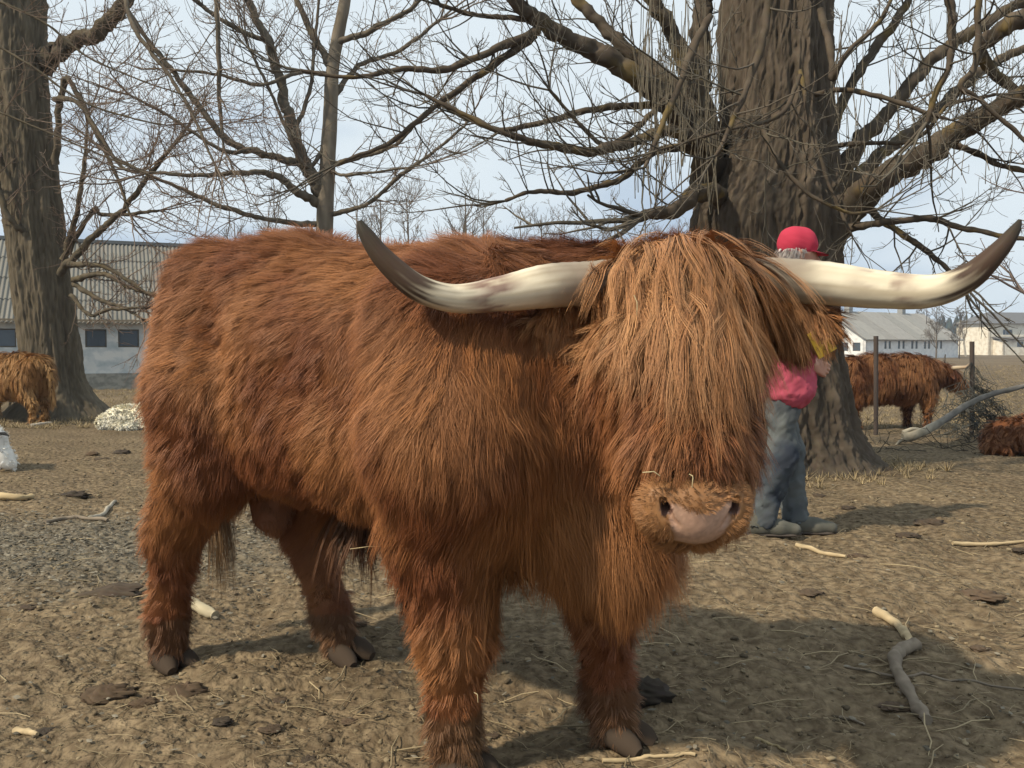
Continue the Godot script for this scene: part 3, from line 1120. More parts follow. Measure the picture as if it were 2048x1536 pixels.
func under_parts(root: Node3D, hair: Material, f: Field) -> void:
	var red := Color(0.28, 0.12, 0.048)
	# tail with its switch
	var tf := Field.new()
	tf.chain([B(-0.20, 0.0, 1.22), B(-0.29, 0.0, 1.08), B(-0.31, -0.04, 0.75), B(-0.30, -0.065, 0.46)], [0.05, 0.035, 0.025, 0.018], 0.03)
	tf.fill(0.012)
	var ts := tf.net(func(_p): return Color(0.12, 0.05, 0.022))
	var tail := part("tail", ts.mesh(vmat(0.9, 0.2)), root)
	var g := Geo.new()
	grow(g, tf, ts, 420, func(p: Vector3, _n: Vector3) -> Array:
		var low := smoothstep(0.8, 0.5, p.y)
		return [Vector3.DOWN, lerpf(0.10, 0.36, low), 9, 0.013, 0.0022, 0.12, 0.3, 0.14, Color(0.24, 0.155, 0.085) if p.y < 0.62 else red, 8, 0.02, 0.6],
		func(_p, _n): return 1.0, 105)
	tag(part("tail_switch", g.mesh(hair), tail), "", "", "", "stuff")
	# scrotum
	var sf := Field.new()
	sf.chain([B(0.10, 0.0, 0.72), B(0.09, 0.0, 0.58), B(0.085, 0.0, 0.50)], [0.05, 0.066, 0.062], 0.05)
	sf.fill(0.012)
	var ss := sf.net(func(_p): return Color(0.21, 0.095, 0.055))
	part("scrotum", ss.mesh(vmat(0.7, 0.3)), root)
	var sg := Geo.new()
	grow(sg, sf, ss, 500, func(_p, _n): return [Vector3.DOWN, 0.03, 8, 0.012, 0.0013, 0.08, 0.1, 0.02, Color(0.24, 0.105, 0.05), 4, 0.004, 0.9], func(_p, _n): return 1.0, 106)
	tag(part("scrotum_hair", sg.mesh(hair), root), "", "", "", "stuff")
	# wet tuft hanging under the belly
	var bg := Geo.new()
	var r := RandomNumberGenerator.new()
	r.seed = 55
	for k in 150:
		var p := B(0.50 + r.randf_range(-0.07, 0.07), r.randf_range(-0.035, 0.035), 0.56)
		var long := 0.17 + 0.05 * r.randf()
		if k % 14 == 0: long = 0.27
		lock(bg, f, p, Vector3.DOWN, [Vector3(r.randf_range(-0.2, 0.2), -1, r.randf_range(-0.2, 0.2)), long, 9, 0.010, 0.0022, 1.2, 0.5, 0.10, Color(0.13, 0.062, 0.032), 7, 0.0, 0.45], r)
	tag(part("belly_tuft", bg.mesh(hair), root), "dark damp tuft hanging under the belly", "", "", "stuff")
	# bits of straw caught in the coat
	for q in [[1285, 945, 1320, 952, 1.72], [1378, 948, 1384, 975, 1.70], [838, 676, 842, 690, 2.28], [700, 1098, 775, 1094, 2.5], [948, 1385, 956, 1405, 2.06], [1268, 590, 1272, 660, 1.84]]:
		var a := P(q[0], q[1], q[4])
		var b := P(q[2], q[3], q[4])
		var sgeo := Geo.new()
		var mid := (a + b) * 0.5 + Vector3(0.004, 0.006, 0.004)
		sgeo.tube(PackedVector3Array([a, (a + mid) * 0.5 + Vector3(0.003, 0, 0), mid, b]), PackedFloat32Array([0.0011, 0.0012, 0.0012, 0.0008]), 5, PackedColorArray([Color(0.55, 0.45, 0.26)]))
		part("straw", sgeo.mesh(vmat(0.6, 0.3)), root)

func horns(root: Node3D) -> void:
	var streak := FastNoiseLite.new()
	streak.seed = 4
	streak.frequency = 14.0
	streak.fractal_octaves = 3
	var sets := [
		[[1430, 560, 50, 2.07], [1540, 560, 47, 2.06], [1640, 566, 46, 2.03], [1760, 579, 40, 1.99], [1860, 582, 35, 1.95], [1935, 556, 29, 1.92], [1995, 503, 20, 1.90], [2028, 462, 12, 1.90], [2040, 440, 4, 1.90]],
		[[1270, 562, 50, 2.07], [1170, 568, 47, 2.05], [1090, 573, 46, 2.02], [1000, 588, 37, 1.99], [910, 597, 30, 1.95], [835, 575, 28, 1.92], [770, 520, 23, 1.91], [733, 470, 16, 1.91], [719, 442, 6, 1.91]]]
	for set_ in sets:
		var curve := Curve3D.new()
		var pts := PackedVector3Array()
		var rad := PackedFloat32Array()
		var n: int = set_.size()
		var steps := 72
		for s in steps + 1:
			var t: float = float(s) / steps * (n - 1)
			var k := mini(int(t), n - 2)
			var fr := t - k
			var at := func(j: int) -> Vector3:
				var q: Array = set_[clampi(j, 0, n - 1)]
				return P(q[0], q[1], q[3])
			var rr := func(j: int) -> float:
				var q: Array = set_[clampi(j, 0, n - 1)]
				return q[2] * 0.95 * q[3] / FOCAL
			var p: Vector3 = at.call(k).cubic_interpolate(at.call(k + 1), at.call(k - 1), at.call(k + 2), fr)
			pts.push_back(p)
			rad.push_back(cubic_interpolate(rr.call(k), rr.call(k + 1), rr.call(k - 1), rr.call(k + 2), fr))
		var g := Geo.new()
		for s in steps + 1:      # growth rings towards the base
			var u := float(s) / steps
			rad[s] *= 1.0 + 0.012 * sin(s * 2.4) * (1.0 - smoothstep(0.2, 0.45, u))
		g.tube(pts, rad, 40, PackedColorArray([Color.WHITE]), true, 1.0, streak, 0.02)
		g.smooth()
		var ring := 40
		for s in steps + 1:
			for a in ring:
				var q := s * ring + a
				var p := g.v[q]
				var u := float(s) / steps
				var ang := TAU * a / ring
				var lon := streak.get_noise_3d(cos(ang) * 0.22, sin(ang) * 0.22, u * 0.12)         # runs along the horn
				var blot := streak.get_noise_3d(p.x * 0.5, p.y * 0.8, p.z)
				var c := Color(0.54, 0.47, 0.345).lerp(Color(0.78, 0.71, 0.55), clampf(0.5 + lon * 1.6, 0, 1))
				c = c.lerp(Color(0.195, 0.155, 0.120), clampf(1.0 - smoothstep(0.17, 0.32, u + blot * 0.07), 0, 1) * 0.85)          # scurf of the base
				var red := (1.0 - smoothstep(0.0, 0.11, absf(u - 0.40 + lon * 0.05))) * smoothstep(-0.25, 0.35, blot + lon * 0.7)
				c = c.lerp(Color(0.130, 0.048, 0.045), clampf(red, 0, 1) * 0.85)
				var dark := smoothstep(0.51, 0.63, u + lon * 0.13 + blot * 0.05)
				c = c.lerp(Color(0.050, 0.028, 0.020).lerp(Color(0.018, 0.016, 0.014), smoothstep(0.7, 0.95, u)), dark * 0.96)
				g.c[q] = c
		var hm := vmat(0.58, 0.22)
		part("horn", g.mesh(hm), root)

# ---------------------------------------------------------------- trees
# limbs are drawn as rows of [px, py, half width in px, distance]; twigs then grow on them
func sweep(rows: Array, per: int) -> Array:
	var pts := PackedVector3Array()
	var rad := PackedFloat32Array()
	var c := PackedVector3Array()
	var r := PackedFloat32Array()
	for q in rows:
		c.push_back(P(q[0], q[1], q[3]))
		r.push_back(q[2] * 0.80 * q[3] / FOCAL)
	var n := c.size()
	for s in per * (n - 1) + 1:
		var t := float(s) / per
		var k := mini(int(t), n - 2)
		pts.push_back(c[k].cubic_interpolate(c[k + 1], c[maxi(k - 1, 0)], c[mini(k + 2, n - 1)], t - k))
		rad.push_back(lerpf(r[k], r[k + 1], t - k))
	return [pts, rad]

# a shoot with side shoots of its own
func shoot(g: Geo, p: Vector3, dir: Vector3, length: float, r0: float, level: int, r: RandomNumberGenerator, lookk: Dictionary) -> void:
	var n := 7 if level == 0 else (5 if level == 1 else 4)
	var pts := PackedVector3Array([p])
	var rad := PackedFloat32Array([r0])
	var d := dir.normalized()
	var step := length / (n - 1)
	var wander: float = lookk.wander
	for k in range(1, n):
		d = (d + Vector3(r.randfn(0, wander), r.randfn(0, wander), r.randfn(0, wander)) + Vector3.UP * float(lookk.up) * (1.0 if level > 0 else 0.6)).normalized()
		p += d * step
		pts.push_back(p)
		rad.push_back(lerpf(r0, maxf(r0 * 0.35, lookk.least), float(k) / (n - 1)))
	var tone: Color = lookk.tone
	var c := (tone * r.randf_range(0.75, 1.25)).lerp(lookk.tip, 0.25 * level)
	g.tube(pts, rad, 5 if level == 0 else 3, PackedColorArray([c]), false)
	if level >= int(lookk.levels): return
	var kids: int = int(lookk.kids[mini(level, lookk.kids.size() - 1)] * r.randf_range(0.7, 1.3))
	for j in kids:
		var t := r.randf_range(0.15, 1.0)
		var f := t * (n - 1)
		var k := mini(int(f), n - 2)
		var at := pts[k].lerp(pts[k + 1], f - k)
		var td := (pts[k + 1] - pts[k]).normalized()
		var side := td.cross(Vector3(r.randfn(), r.randfn(), r.randfn())).normalized()
		var ang := r.randf_range(0.5, 1.1)
		shoot(g, at, td * cos(ang) + side * sin(ang), length * r.randf_range(0.28, 0.62) * (1.1 - 0.5 * t), maxf(r0 * 0.5, lookk.least), level + 1, r, lookk)

func bark_paint(g: Geo, from: int, tone: Color, moss: float) -> void:
	for k in range(from, g.c.size()):
		var q := g.v[k]
		var n := fine.get_noise_3d(q.x * 0.9, q.y * 0.25, q.z * 0.9)
		var m := patch.get_noise_3d(q.x * 3.0, q.y * 3.0, q.z * 3.0)
		var c := tone * (1.0 + 0.55 * n)
		if moss > 0.0: c = c.lerp(Color(0.19, 0.135, 0.045), clampf((m - 0.22) * 4.0, 0.0, 1.0) * moss)
		g.c[k] = c

# limbs with twigs: each limb its own part, all twigs of the tree one part
func limbs(root: Node3D, rows: Array, twigs: Geo, r: RandomNumberGenerator, look_: Dictionary, bark: Material, tone: Color, density: float) -> void:
	for row in rows:
		var sw := sweep(row, 16)
		var pts: PackedVector3Array = sw[0]
		var rad: PackedFloat32Array = sw[1]
		for k in pts.size():
			var w := 0.35 * rad[k]
			pts[k] += Vector3(bumps.get_noise_3d(pts[k].x * 2.0, pts[k].y * 2.0, 3.0), bumps.get_noise_3d(pts[k].x * 2.0, 7.0, pts[k].y * 2.0), bumps.get_noise_3d(9.0, pts[k].y * 2.0, pts[k].x * 2.0)) * w * 2.0
		var g := Geo.new()
		g.tube(pts, rad, 22 if rad[0] > 0.07 else (12 if rad[0] > 0.035 else 7), PackedColorArray([tone]), true, 1.0, fine, 0.42)
		g.smooth()
		bark_paint(g, 0, tone, look_.moss)
		part("limb", g.mesh(bark), root)
		var total := 0.0
		for k in pts.size() - 1: total += pts[k].distance_to(pts[k + 1])
		var count := int(total * density)
		for j in count:
			var f := r.randf_range(0.08, 1.0) * (pts.size() - 1)
			var k := mini(int(f), pts.size() - 2)
			var at := pts[k].lerp(pts[k + 1], f - k)
			var td := (pts[k + 1] - pts[k]).normalized()
			var side := td.cross(Vector3(r.randfn(), r.randfn(), r.randfn())).normalized()
			var ang := r.randf_range(0.4, 1.35)
			var len_ := r.randf_range(0.25, 1.0) * float(look_.length)
			shoot(twigs, at, td * cos(ang) + side * sin(ang) + Vector3.UP * 0.15, len_, clampf(rad[k] * 0.35, look_.least * 1.6, look_.most), 0, r, look_)
		# the end runs out into twigs
		var e := pts.size() - 1
		for j in 4:
			var td := (pts[e] - pts[e - 2]).normalized()
			shoot(twigs, pts[e], td + Vector3(r.randfn(), r.randfn(), r.randfn()) * 0.35, float(look_.length) * r.randf_range(0.6, 1.2), maxf(rad[e] * 0.7, look_.least * 1.6), 0, r, look_)

# a thick furrowed trunk: rows of [py, middle px, half width px] at one distance
func trunk(rows: Array, depth: float, seg: int, lines: int, deep: float, tone: Color, seed_: int) -> Geo:
	var furrow := FastNoiseLite.new()
	furrow.seed = seed_
	furrow.frequency = 1.0
	furrow.fractal_type = FastNoiseLite.FRACTAL_RIDGED
	furrow.fractal_octaves = 3
	var g := Geo.new()
	var lo := P(0, rows[0][0], depth).y
	var hi := P(0, rows[-1][0], depth).y
	var ys := []
	for q in rows: ys.push_back(P(0, q[0], depth).y)
	for j in lines + 1:
		var y := lerpf(lo, hi, float(j) / lines)
		var k := 0
		while k < rows.size() - 2 and y > ys[k + 1]: k += 1
		var t := clampf((y - ys[k]) / (ys[k + 1] - ys[k]), 0.0, 1.0)
		var q0: Array = rows[maxi(k - 1, 0)]
		var q3: Array = rows[mini(k + 2, rows.size() - 1)]
		var cx := cubic_interpolate(rows[k][1], rows[k + 1][1], q0[1], q3[1], t)
		var hw := cubic_interpolate(rows[k][2], rows[k + 1][2], q0[2], q3[2], t) * depth / FOCAL
		var mid := Vector3((cx - 1024.0) / FOCAL * depth, y, -depth)
		for s in seg:
			var a := TAU * s / seg
			var d := Vector3(cos(a), 0, sin(a))
			var u := d * hw * 4.5
			var flow := bumps.get_noise_3d(u.x, y * 0.8, u.z) * 0.8
			var f := furrow.get_noise_3d(u.x * 1.5 + flow, y * 0.28, u.z * 1.5 + flow)
			var f2 := furrow.get_noise_3d(u.x * 3.4 + flow * 2.0, y * 0.75, u.z * 3.4)
			var f3 := fine.get_noise_3d(d.x * hw * 2.2, y * 0.35, d.z * hw * 2.2)
			var big := patch.get_noise_3d(d.x * 1.6, y * 0.35, d.z * 1.6)
			var rr := hw * (1.0 + 0.16 * big) + deep * (f * 0.9 + f2 * 0.55 + f3 * 0.5)
			g.v.push_back(mid + d * rr)
			var c := tone * (1.0 + 0.55 * f3 + 0.30 * big)
			g.c.push_back(c)
	for j in lines:
		for s in seg:
			var a := j * seg + s
			var b := j * seg + (s + 1) % seg
			g.i.append_array(PackedInt32Array([a, b, a + seg, b, b + seg, a + seg]))
	g.smooth()
	var k := (lines / 2) * seg
	if g.n[k].x < 0:
		for q in range(0, g.i.size(), 3):
			var t := g.i[q + 1]
			g.i[q + 1] = g.i[q + 2]
			g.i[q + 2] = t
		g.smooth()
	return g

func look_of(length: float, kids: Array, levels: int, least: float, most: float, up: float, wander: float, tone: Color, tip: Color, moss: float) -> Dictionary:
	return {"length": length, "kids": kids, "levels": levels, "least": least, "most": most, "up": up, "wander": wander, "tone": tone, "tip": tip, "moss": moss}

func trees() -> void:
	var r := RandomNumberGenerator.new()
	r.seed = 17
	var bark := vmat(0.9, 0.2)
	# --- the big tree behind the bull's head
	var t := thing("bare_tree", "massive old bare tree with furrowed trunk and mossy limbs behind the red-capped man", "tree")
	var D := 8.3
	var tone := Color(0.086, 0.069, 0.052)
	var tg := trunk([[960, 1545, 250], [930, 1545, 212], [900, 1545, 180], [850, 1542, 158], [780, 1540, 145], [700, 1535, 134], [600, 1532, 130], [500, 1532, 136], [430, 1530, 138], [360, 1538, 116], [250, 1545, 102], [100, 1545, 99], [-60, 1548, 97], [-260, 1555, 96], [-500, 1560, 80]], D, 320, 270, 0.042, tone, 91)
	part("trunk", tg.mesh(bark), t)
	var rows := [
		[[1430, 370, 44, 8.3], [1390, 270, 34, 8.1], [1330, 195, 27, 7.9], [1200, 112, 23, 7.7], [1090, 50, 19, 7.6], [1020, -10, 17, 7.5], [930, -110, 14, 7.4]],
		[[1440, 330, 34, 8.4], [1390, 220, 20, 8.4], [1290, 128, 17, 8.5], [1190, 40, 15, 8.6], [1130, -40, 13, 8.6], [1080, -130, 10, 8.6]],
		[[1440, 290, 30, 8.2], [1392, 180, 22, 8.0], [1345, 70, 19, 7.9], [1300, -10, 17, 7.8], [1260, -120, 14, 7.8]],
		[[1425, 330, 34, 8.5], [1405, 200, 24, 8.5], [1402, 60, 22, 8.6], [1410, -40, 20, 8.7], [1420, -160, 17, 8.8]],
		[[1430, 300, 20, 8.0], [1370, 265, 15, 7.7], [1300, 272, 13, 7.4], [1190, 303, 12, 7.2], [1110, 293, 10, 7.1], [1010, 268, 8, 7.0], [900, 215, 6, 7.0], [850, 190, 4, 7.0]],
		[[1390, 250, 14, 8.0], [1300, 212, 9, 8.0], [1180, 222, 8, 8.1], [1080, 245, 7, 8.2], [1000, 260, 6, 8.2], [940, 240, 4, 8.3]],
		[[1400, 290, 13, 8.0], [1310, 305, 9, 7.7], [1240, 358, 8, 7.5], [1150, 385, 7, 7.4], [1075, 382, 6, 7.3], [1010, 402, 4, 7.3]],
		[[1440, 400, 24, 8.0], [1395, 385, 22, 7.5], [1345, 418, 18, 7.3], [1285, 432, 12, 7.2]],
		[[1075, 62, 12, 7.6], [960, 112, 9, 7.4], [880, 140, 8, 7.3], [800, 138, 7, 7.2], [700, 155, 5, 7.1], [600, 140, 4, 7.1]],
		[[1070, 70, 11, 7.6], [960, 150, 8, 7.5], [880, 205, 7, 7.4], [780, 285, 6, 7.3], [680, 325, 4, 7.2]],
		[[1180, 105, 10, 7.7], [1060, 45, 7, 7.6], [950, 30, 6, 7.6], [880, 10, 5, 7.5]],
		[[1340, 190, 9, 7.8], [1290, 240, 7, 7.5], [1215, 290, 6, 7.3], [1160, 250, 5, 7.2], [1100, 180, 4, 7.1]],
		[[1620, 500, 52, 8.2], [1700, 408, 36, 7.9], [1790, 345, 30, 7.7], [1880, 290, 27, 7.5], [1960, 240, 24, 7.3], [2060, 185, 22, 7.1], [2200, 110, 18, 7.0]],
		[[1640, 420, 30, 8.4], [1715, 290, 18, 8.5], [1790, 205, 16, 8.6], [1880, 105, 15, 8.7], [1960, 55, 13, 8.8], [2080, -20, 11, 8.9]],
		[[1630, 360, 24, 8.6], [1680, 220, 13, 8.7], [1740, 110, 11, 8.8], [1800, 30, 10, 8.9], [1850, -60, 8, 9.0]],
		[[1660, 470, 16, 8.0], [1740, 448, 9, 7.7], [1850, 438, 8, 7.5], [1950, 462, 7, 7.4], [2060, 478, 5, 7.3]],
		[[1740, 420, 10, 7.9], [1800, 465, 8, 7.8], [1860, 505, 7, 7.7], [1920, 560, 5, 7.6]],
		[[1800, 330, 12, 7.7], [1900, 290, 9, 7.6], [2000, 330, 7, 7.5], [2080, 345, 6, 7.4]],
		[[1640, 400, 20, 8.8], [1740, 330, 15, 9.2], [1860, 230, 13, 9.6], [1980, 130, 11, 9.9], [2080, 90, 9, 10.0]],
		[[2080, 20, 24, 6.9], [2010, 60, 20, 7.0], [1960, 90, 17, 7.1], [1990, 150, 12, 7.2], [2070, 200, 9, 7.2]],
		[[1880, -60, 12, 6.4], [1905, 40, 10, 6.4], [1900, 120, 9, 6.4], [1872, 180, 8, 6.4], [1855, 245, 6, 6.4]],
		[[1960, -40, 9, 6.2], [1950, 120, 8, 6.2], [1920, 170, 7, 6.2], [1960, 200, 6, 6.2], [2060, 290, 5, 6.2]],
		[[1545, -40, 11, 6.8], [1530, 60, 11, 6.8], [1498, 165, 9, 6.7], [1468, 235, 7, 6.6], [1432, 312, 4, 6.5]],
		[[1420, 30, 9, 7.0], [1388, 90, 10, 6.9], [1350, 190, 9, 6.8], [1312, 280, 7, 6.7], [1288, 335, 4, 6.6]],
		[[1600, 150, 6, 6.9], [1560, 230, 6, 6.8], [1450, 260, 4, 6.7], [1320, 300, 3, 6.6]],
		[[1520, 245, 8, 7.2], [1560, 325, 6, 6.9], [1620, 388, 5, 6.8], [1700, 425, 4, 6.7], [1752, 420, 3, 6.7]],
		[[1630, 190, 7, 7.3], [1690, 180, 7, 7.0], [1780, 200, 6, 6.8], [1850, 225, 5, 6.7], [1900, 240, 3, 6.7]],
		[[1600, 140, 6, 7.2], [1625, 260, 5, 7.0], [1655, 360, 5, 6.9], [1690, 440, 4, 6.8], [1705, 475, 2, 6.8]],
		[[1640, 20, 10, 7.2], [1660, 100, 9, 7.0], [1665, 160, 8, 6.9], [1690, 110, 6, 6.8], [1760, 40, 5, 6.8], [1800, -40, 4, 6.8]],
		[[1680, 290, 6, 7.4], [1720, 285, 6, 7.2], [1830, 280, 5, 7.1], [1900, 210, 5, 7.0], [1990, 190, 4, 7.0]]]
	var tw := Geo.new()
	limbs(t, rows, tw, r, look_of(0.95, [4, 3], 2, 0.0018, 0.009, 0.14, 0.13, Color(0.100, 0.088, 0.070), Color(0.20, 0.182, 0.152), 0.55), bark, tone, 5.8)
	# straight young shoots rising from the burrs
	var sl := look_of(1.0, [0], 0, 0.0022, 0.008, 0.35, 0.05, Color(0.16, 0.14, 0.105), Color(0.2, 0.18, 0.14), 0.0)
	for k in 130:
		var px := r.randf_range(1270, 1440)
		shoot(tw, P(px, 430.0 - r.randf() * 300.0, r.randf_range(6.9, 7.6)), Vector3(r.randfn(0, 0.12), 1, r.randfn(0, 0.12)), r.randf_range(0.35, 1.1), 0.004, 0, r, sl)
	for k in 60:
		shoot(tw, P(r.randf_range(1660, 2040), r.randf_range(120, 400), r.randf_range(6.8, 7.8)), Vector3(r.randfn(0, 0.25), 1, r.randfn(0, 0.25)), r.randf_range(0.3, 0.9), 0.0035, 0, r, sl)
	print("big tree twigs ", tw.i.size() / 3)
	tag(part("crown", tw.mesh(bark), t), "", "", "", "stuff")

	# --- the tree at the left
	t = thing("bare_tree", "thick-trunked bare tree standing behind the golden cow", "tree")
	D = 15.6
	tone = Color(0.108, 0.090, 0.064)
	tg = trunk([[845, 108, 120], [820, 108, 92], [790, 107, 68], [750, 104, 53], [600, 92, 52], [450, 75, 51], [300, 62, 48], [150, 55, 46], [20, 55, 45], [-120, 62, 44], [-320, 70, 36]], D, 190, 200, 0.036, tone, 92)
	part("trunk", tg.mesh(bark), t)
	rows = [
		[[80, 125, 30, 15.6], [120, 98, 20, 15.4], [185, 70, 18, 15.2], [235, 25, 17, 15.0], [275, -40, 15, 14.8], [330, -130, 12, 14.6]],
		[[30, 100, 26, 15.6], [-10, 50, 18, 15.4], [-60, -30, 15, 15.2]],
		[[120, 545, 10, 15.3], [180, 480, 8, 15.0], [250, 415, 7, 14.8], [310, 335, 6, 14.6], [360, 275, 4, 14.5]],
		[[130, 500, 8, 15.2], [155, 420, 6, 15.1], [168, 330, 5, 15.0], [175, 250, 3, 15.0]],
		[[125, 520, 8, 15.3], [185, 420, 5, 15.3], [200, 430, 5, 15.2], [260, 428, 5, 15.0], [320, 420, 3, 15.0]],
		[[140, 530, 8, 15.0], [200, 530, 6, 14.7], [255, 560, 5, 14.5], [300, 590, 4, 14.4], [380, 620, 3, 14.3]],
		[[145, 560, 8, 15.0], [210, 548, 6, 14.7], [260, 575, 5, 14.5], [330, 595, 4, 14.3]],
		[[145, 565, 7, 15.0], [200, 600, 5, 14.8], [245, 615, 4, 14.7], [280, 635, 3, 14.6]],
		[[142, 590, 6, 15.0], [180, 630, 4, 14.8], [215, 620, 4, 14.7], [290, 615, 3, 14.5]],
		[[110, 330, 9, 15.3], [130, 160, 7, 15.1], [190, 260, 5, 14.8], [240, 370, 4, 14.6], [260, 430, 3, 14.5]],
		[[60, 470, 9, 15.2], [20, 440, 7, 15.0], [-10, 350, 6, 15.0]],
		[[110, 200, 7, 15.2], [160, 210, 5, 14.6], [240, 330, 4, 14.3], [290, 340, 3, 14.1]],
		[[-60, 60, 3.4, 9.0], [60, 130, 3, 9.0], [160, 200, 2.4, 9.0], [260, 235, 2, 9.0], [330, 250, 1.5, 9.0]],
		[[-60, 200, 3, 9.0], [60, 250, 2.6, 9.0], [180, 300, 2.2, 9.0], [300, 350, 1.6, 9.0]],
		[[-60, -20, 3.4, 9.5], [80, 40, 3, 9.5], [170, 110, 2.5, 9.5], [280, 160, 2, 9.5], [400, 200, 1.5, 9.5]]]
	tw = Geo.new()
	limbs(t, rows, tw, r, look_of(1.25, [5, 3], 2, 0.0024, 0.011, 0.10, 0.14, Color(0.150, 0.112, 0.085), Color(0.25, 0.175, 0.135), 0.15), bark, tone * 0.9, 6.2)
	tag(part("crown", tw.mesh(bark), t), "", "", "", "stuff")
	print("left tree twigs ", tw.i.size() / 3)

	# --- the slim tree beyond the bull's back
	t = thing("bare_tree", "slim smooth-barked bare tree forking low behind the bull's back", "tree")
	tone = Color(0.185, 0.158, 0.122)
	rows = [
		[[646, 850, 26, 13.0], [646, 700, 24, 13.0], [648, 480, 22, 13.0], [652, 380, 20, 13.0], [660, 250, 18, 13.0], [666, 130, 16, 13.0], [690, 0, 14, 13.0], [705, -110, 12, 13.0], [715, -260, 9, 13.0]]]
	var g := Geo.new()
	var sw := sweep(rows[0], 14)
	g.tube(sw[0], sw[1], 18, PackedColorArray([tone]), true, 1.0, bumps, 0.12)
	bark_paint(g, 0, tone, 0.1)
	part("trunk", g.mesh(bark), t)
	rows = [
		[[642, 385, 17, 13.0], [612, 330, 15, 12.9], [580, 240, 13, 12.8], [548, 120, 11, 12.7], [515, 40, 9, 12.6], [470, -40, 7, 12.5]],
		[[612, 330, 10, 12.9], [540, 312, 9, 12.7], [470, 290, 9, 12.5], [430, 255, 8, 12.4], [370, 175, 7, 12.3], [300, 85, 6, 12.2], [240, 0, 5, 12.1]],
		[[640, 410, 12, 13.0], [590, 378, 10, 12.7], [545, 348, 8, 12.5], [480, 345, 6, 12.3], [400, 350, 5, 12.2], [300, 345, 4, 12.1]],
		[[640, 450, 8, 13.0], [540, 440, 6, 12.7], [450, 415, 6, 12.5], [380, 385, 5, 12.4], [300, 350, 4, 12.2], [220, 310, 3, 12.1]],
		[[655, 430, 7, 13.0], [730, 410, 5, 12.8], [800, 352, 5, 12.6], [860, 310, 4, 12.5], [930, 250, 3, 12.4]],
		[[655, 330, 8, 13.0], [720, 315, 6, 12.9], [790, 290, 5, 12.8], [830, 250, 3, 12.7]],
		[[660, 270, 6, 13.0], [610, 330, 5, 12.8], [540, 180, 4, 12.6], [500, 100, 3, 12.5]],
		[[560, 160, 8, 12.8], [540, 90, 7, 12.6], [480, 60, 6, 12.4], [400, 10, 5, 12.2], [340, -40, 4, 12.0]],
		[[665, 140, 10, 13.0], [620, 60, 7, 13.1], [580, -30, 6, 13.2]],
		[[665, 90, 9, 13.0], [740, 60, 7, 12.8], [830, 10, 5, 12.6], [880, -60, 4, 12.5]],
		[[662, 200, 7, 13.0], [720, 130, 6, 13.2], [800, 100, 5, 13.3], [880, 40, 4, 13.4]],
		[[662, 150, 7, 13.0], [600, 145, 5, 12.7], [520, 170, 4, 12.5], [440, 150, 4, 12.4], [350, 140, 3, 12.2]],
		[[655, 340, 5, 13.0], [690, 350, 4, 12.6], [780, 340, 3, 12.4], [850, 330, 2, 12.3]],
		[[590, 260, 6, 12.8], [620, 180, 5, 12.9], [630, 80, 4, 13.0], [640, -20, 3, 13.0]],
		[[500, 300, 6, 12.5], [440, 300, 5, 12.2], [350, 240, 4, 12.0], [260, 190, 3, 11.8]],
		[[430, -60, 7, 11.5], [436, 60, 6, 11.5], [440, 200, 5, 11.5], [448, 300, 3, 11.5]],
		[[250, 0, 6, 11.5], [270, 60, 6, 11.4], [330, 140, 5, 11.3], [380, 220, 4, 11.2], [430, 330, 3, 11.1]]]
	tw = Geo.new()
	limbs(t, rows, tw, r, look_of(1.25, [5, 3], 2, 0.0024, 0.009, 0.07, 0.15, Color(0.165, 0.130, 0.100), Color(0.23, 0.175, 0.14), 0.1), bark, tone * 0.66, 6.6)
	tag(part("crown", tw.mesh(bark), t), "", "", "", "stuff")
	print("mid tree twigs ", tw.i.size() / 3)

	# --- bare trees far behind the yard
	var far := [[715, 65.0, 340], [760, 72.0, 352], [820, 68.0, 348], [925, 62.0, 330], [965, 75.0, 372], [1040, 80.0, 400], [1090, 70.0, 385], [1130, 78.0, 395], [1185, 74.0, 390], [1225, 66.0, 380], [1290, 72.0, 385], [1355, 75.0, 395], [540, 70.0, 380], [470, 74.0, 400], [600, 78.0, 405]]
	for q in far:
		var which := "hazy bare tree showing through the slim tree's lower branches"
		if q[0] > 700: which = "hazy bare tree rising behind the bull's dark horn tip"
		if q[0] > 850: which = "hazy slender bare tree behind the middle of the bull's back"
		if q[0] > 1000: which = "hazy low bare tree behind the bull's withers"
		if q[0] > 1200: which = "hazy bare tree beneath the broken limb of the massive tree"
		var ft := thing("distant_tree", which, "tree", Vector3.ZERO, "bare trees far behind the bull")
		far_tree(ft, q[0], q[1], q[2], r, Color(0.150, 0.120, 0.090), 0.16)
	var near_right := thing("weeping_tree", "hazy bare tree with drooping reddish twigs beyond the horn tip", "tree")
	far_tree(near_right, 2085, 34.0, 120, r, Color(0.150, 0.112, 0.090), -0.05)
	for q in [[1872, 118.0, 590], [1918, 120.0, 612], [1838, 140.0, 600]]:
		var ft := thing("distant_tree", "hazy grey bare tree standing before the dark wood", "tree", Vector3.ZERO, "bare trees before the wood")
		far_tree(ft, q[0], q[1], q[2], r, Color(0.150, 0.120, 0.090), 0.12)

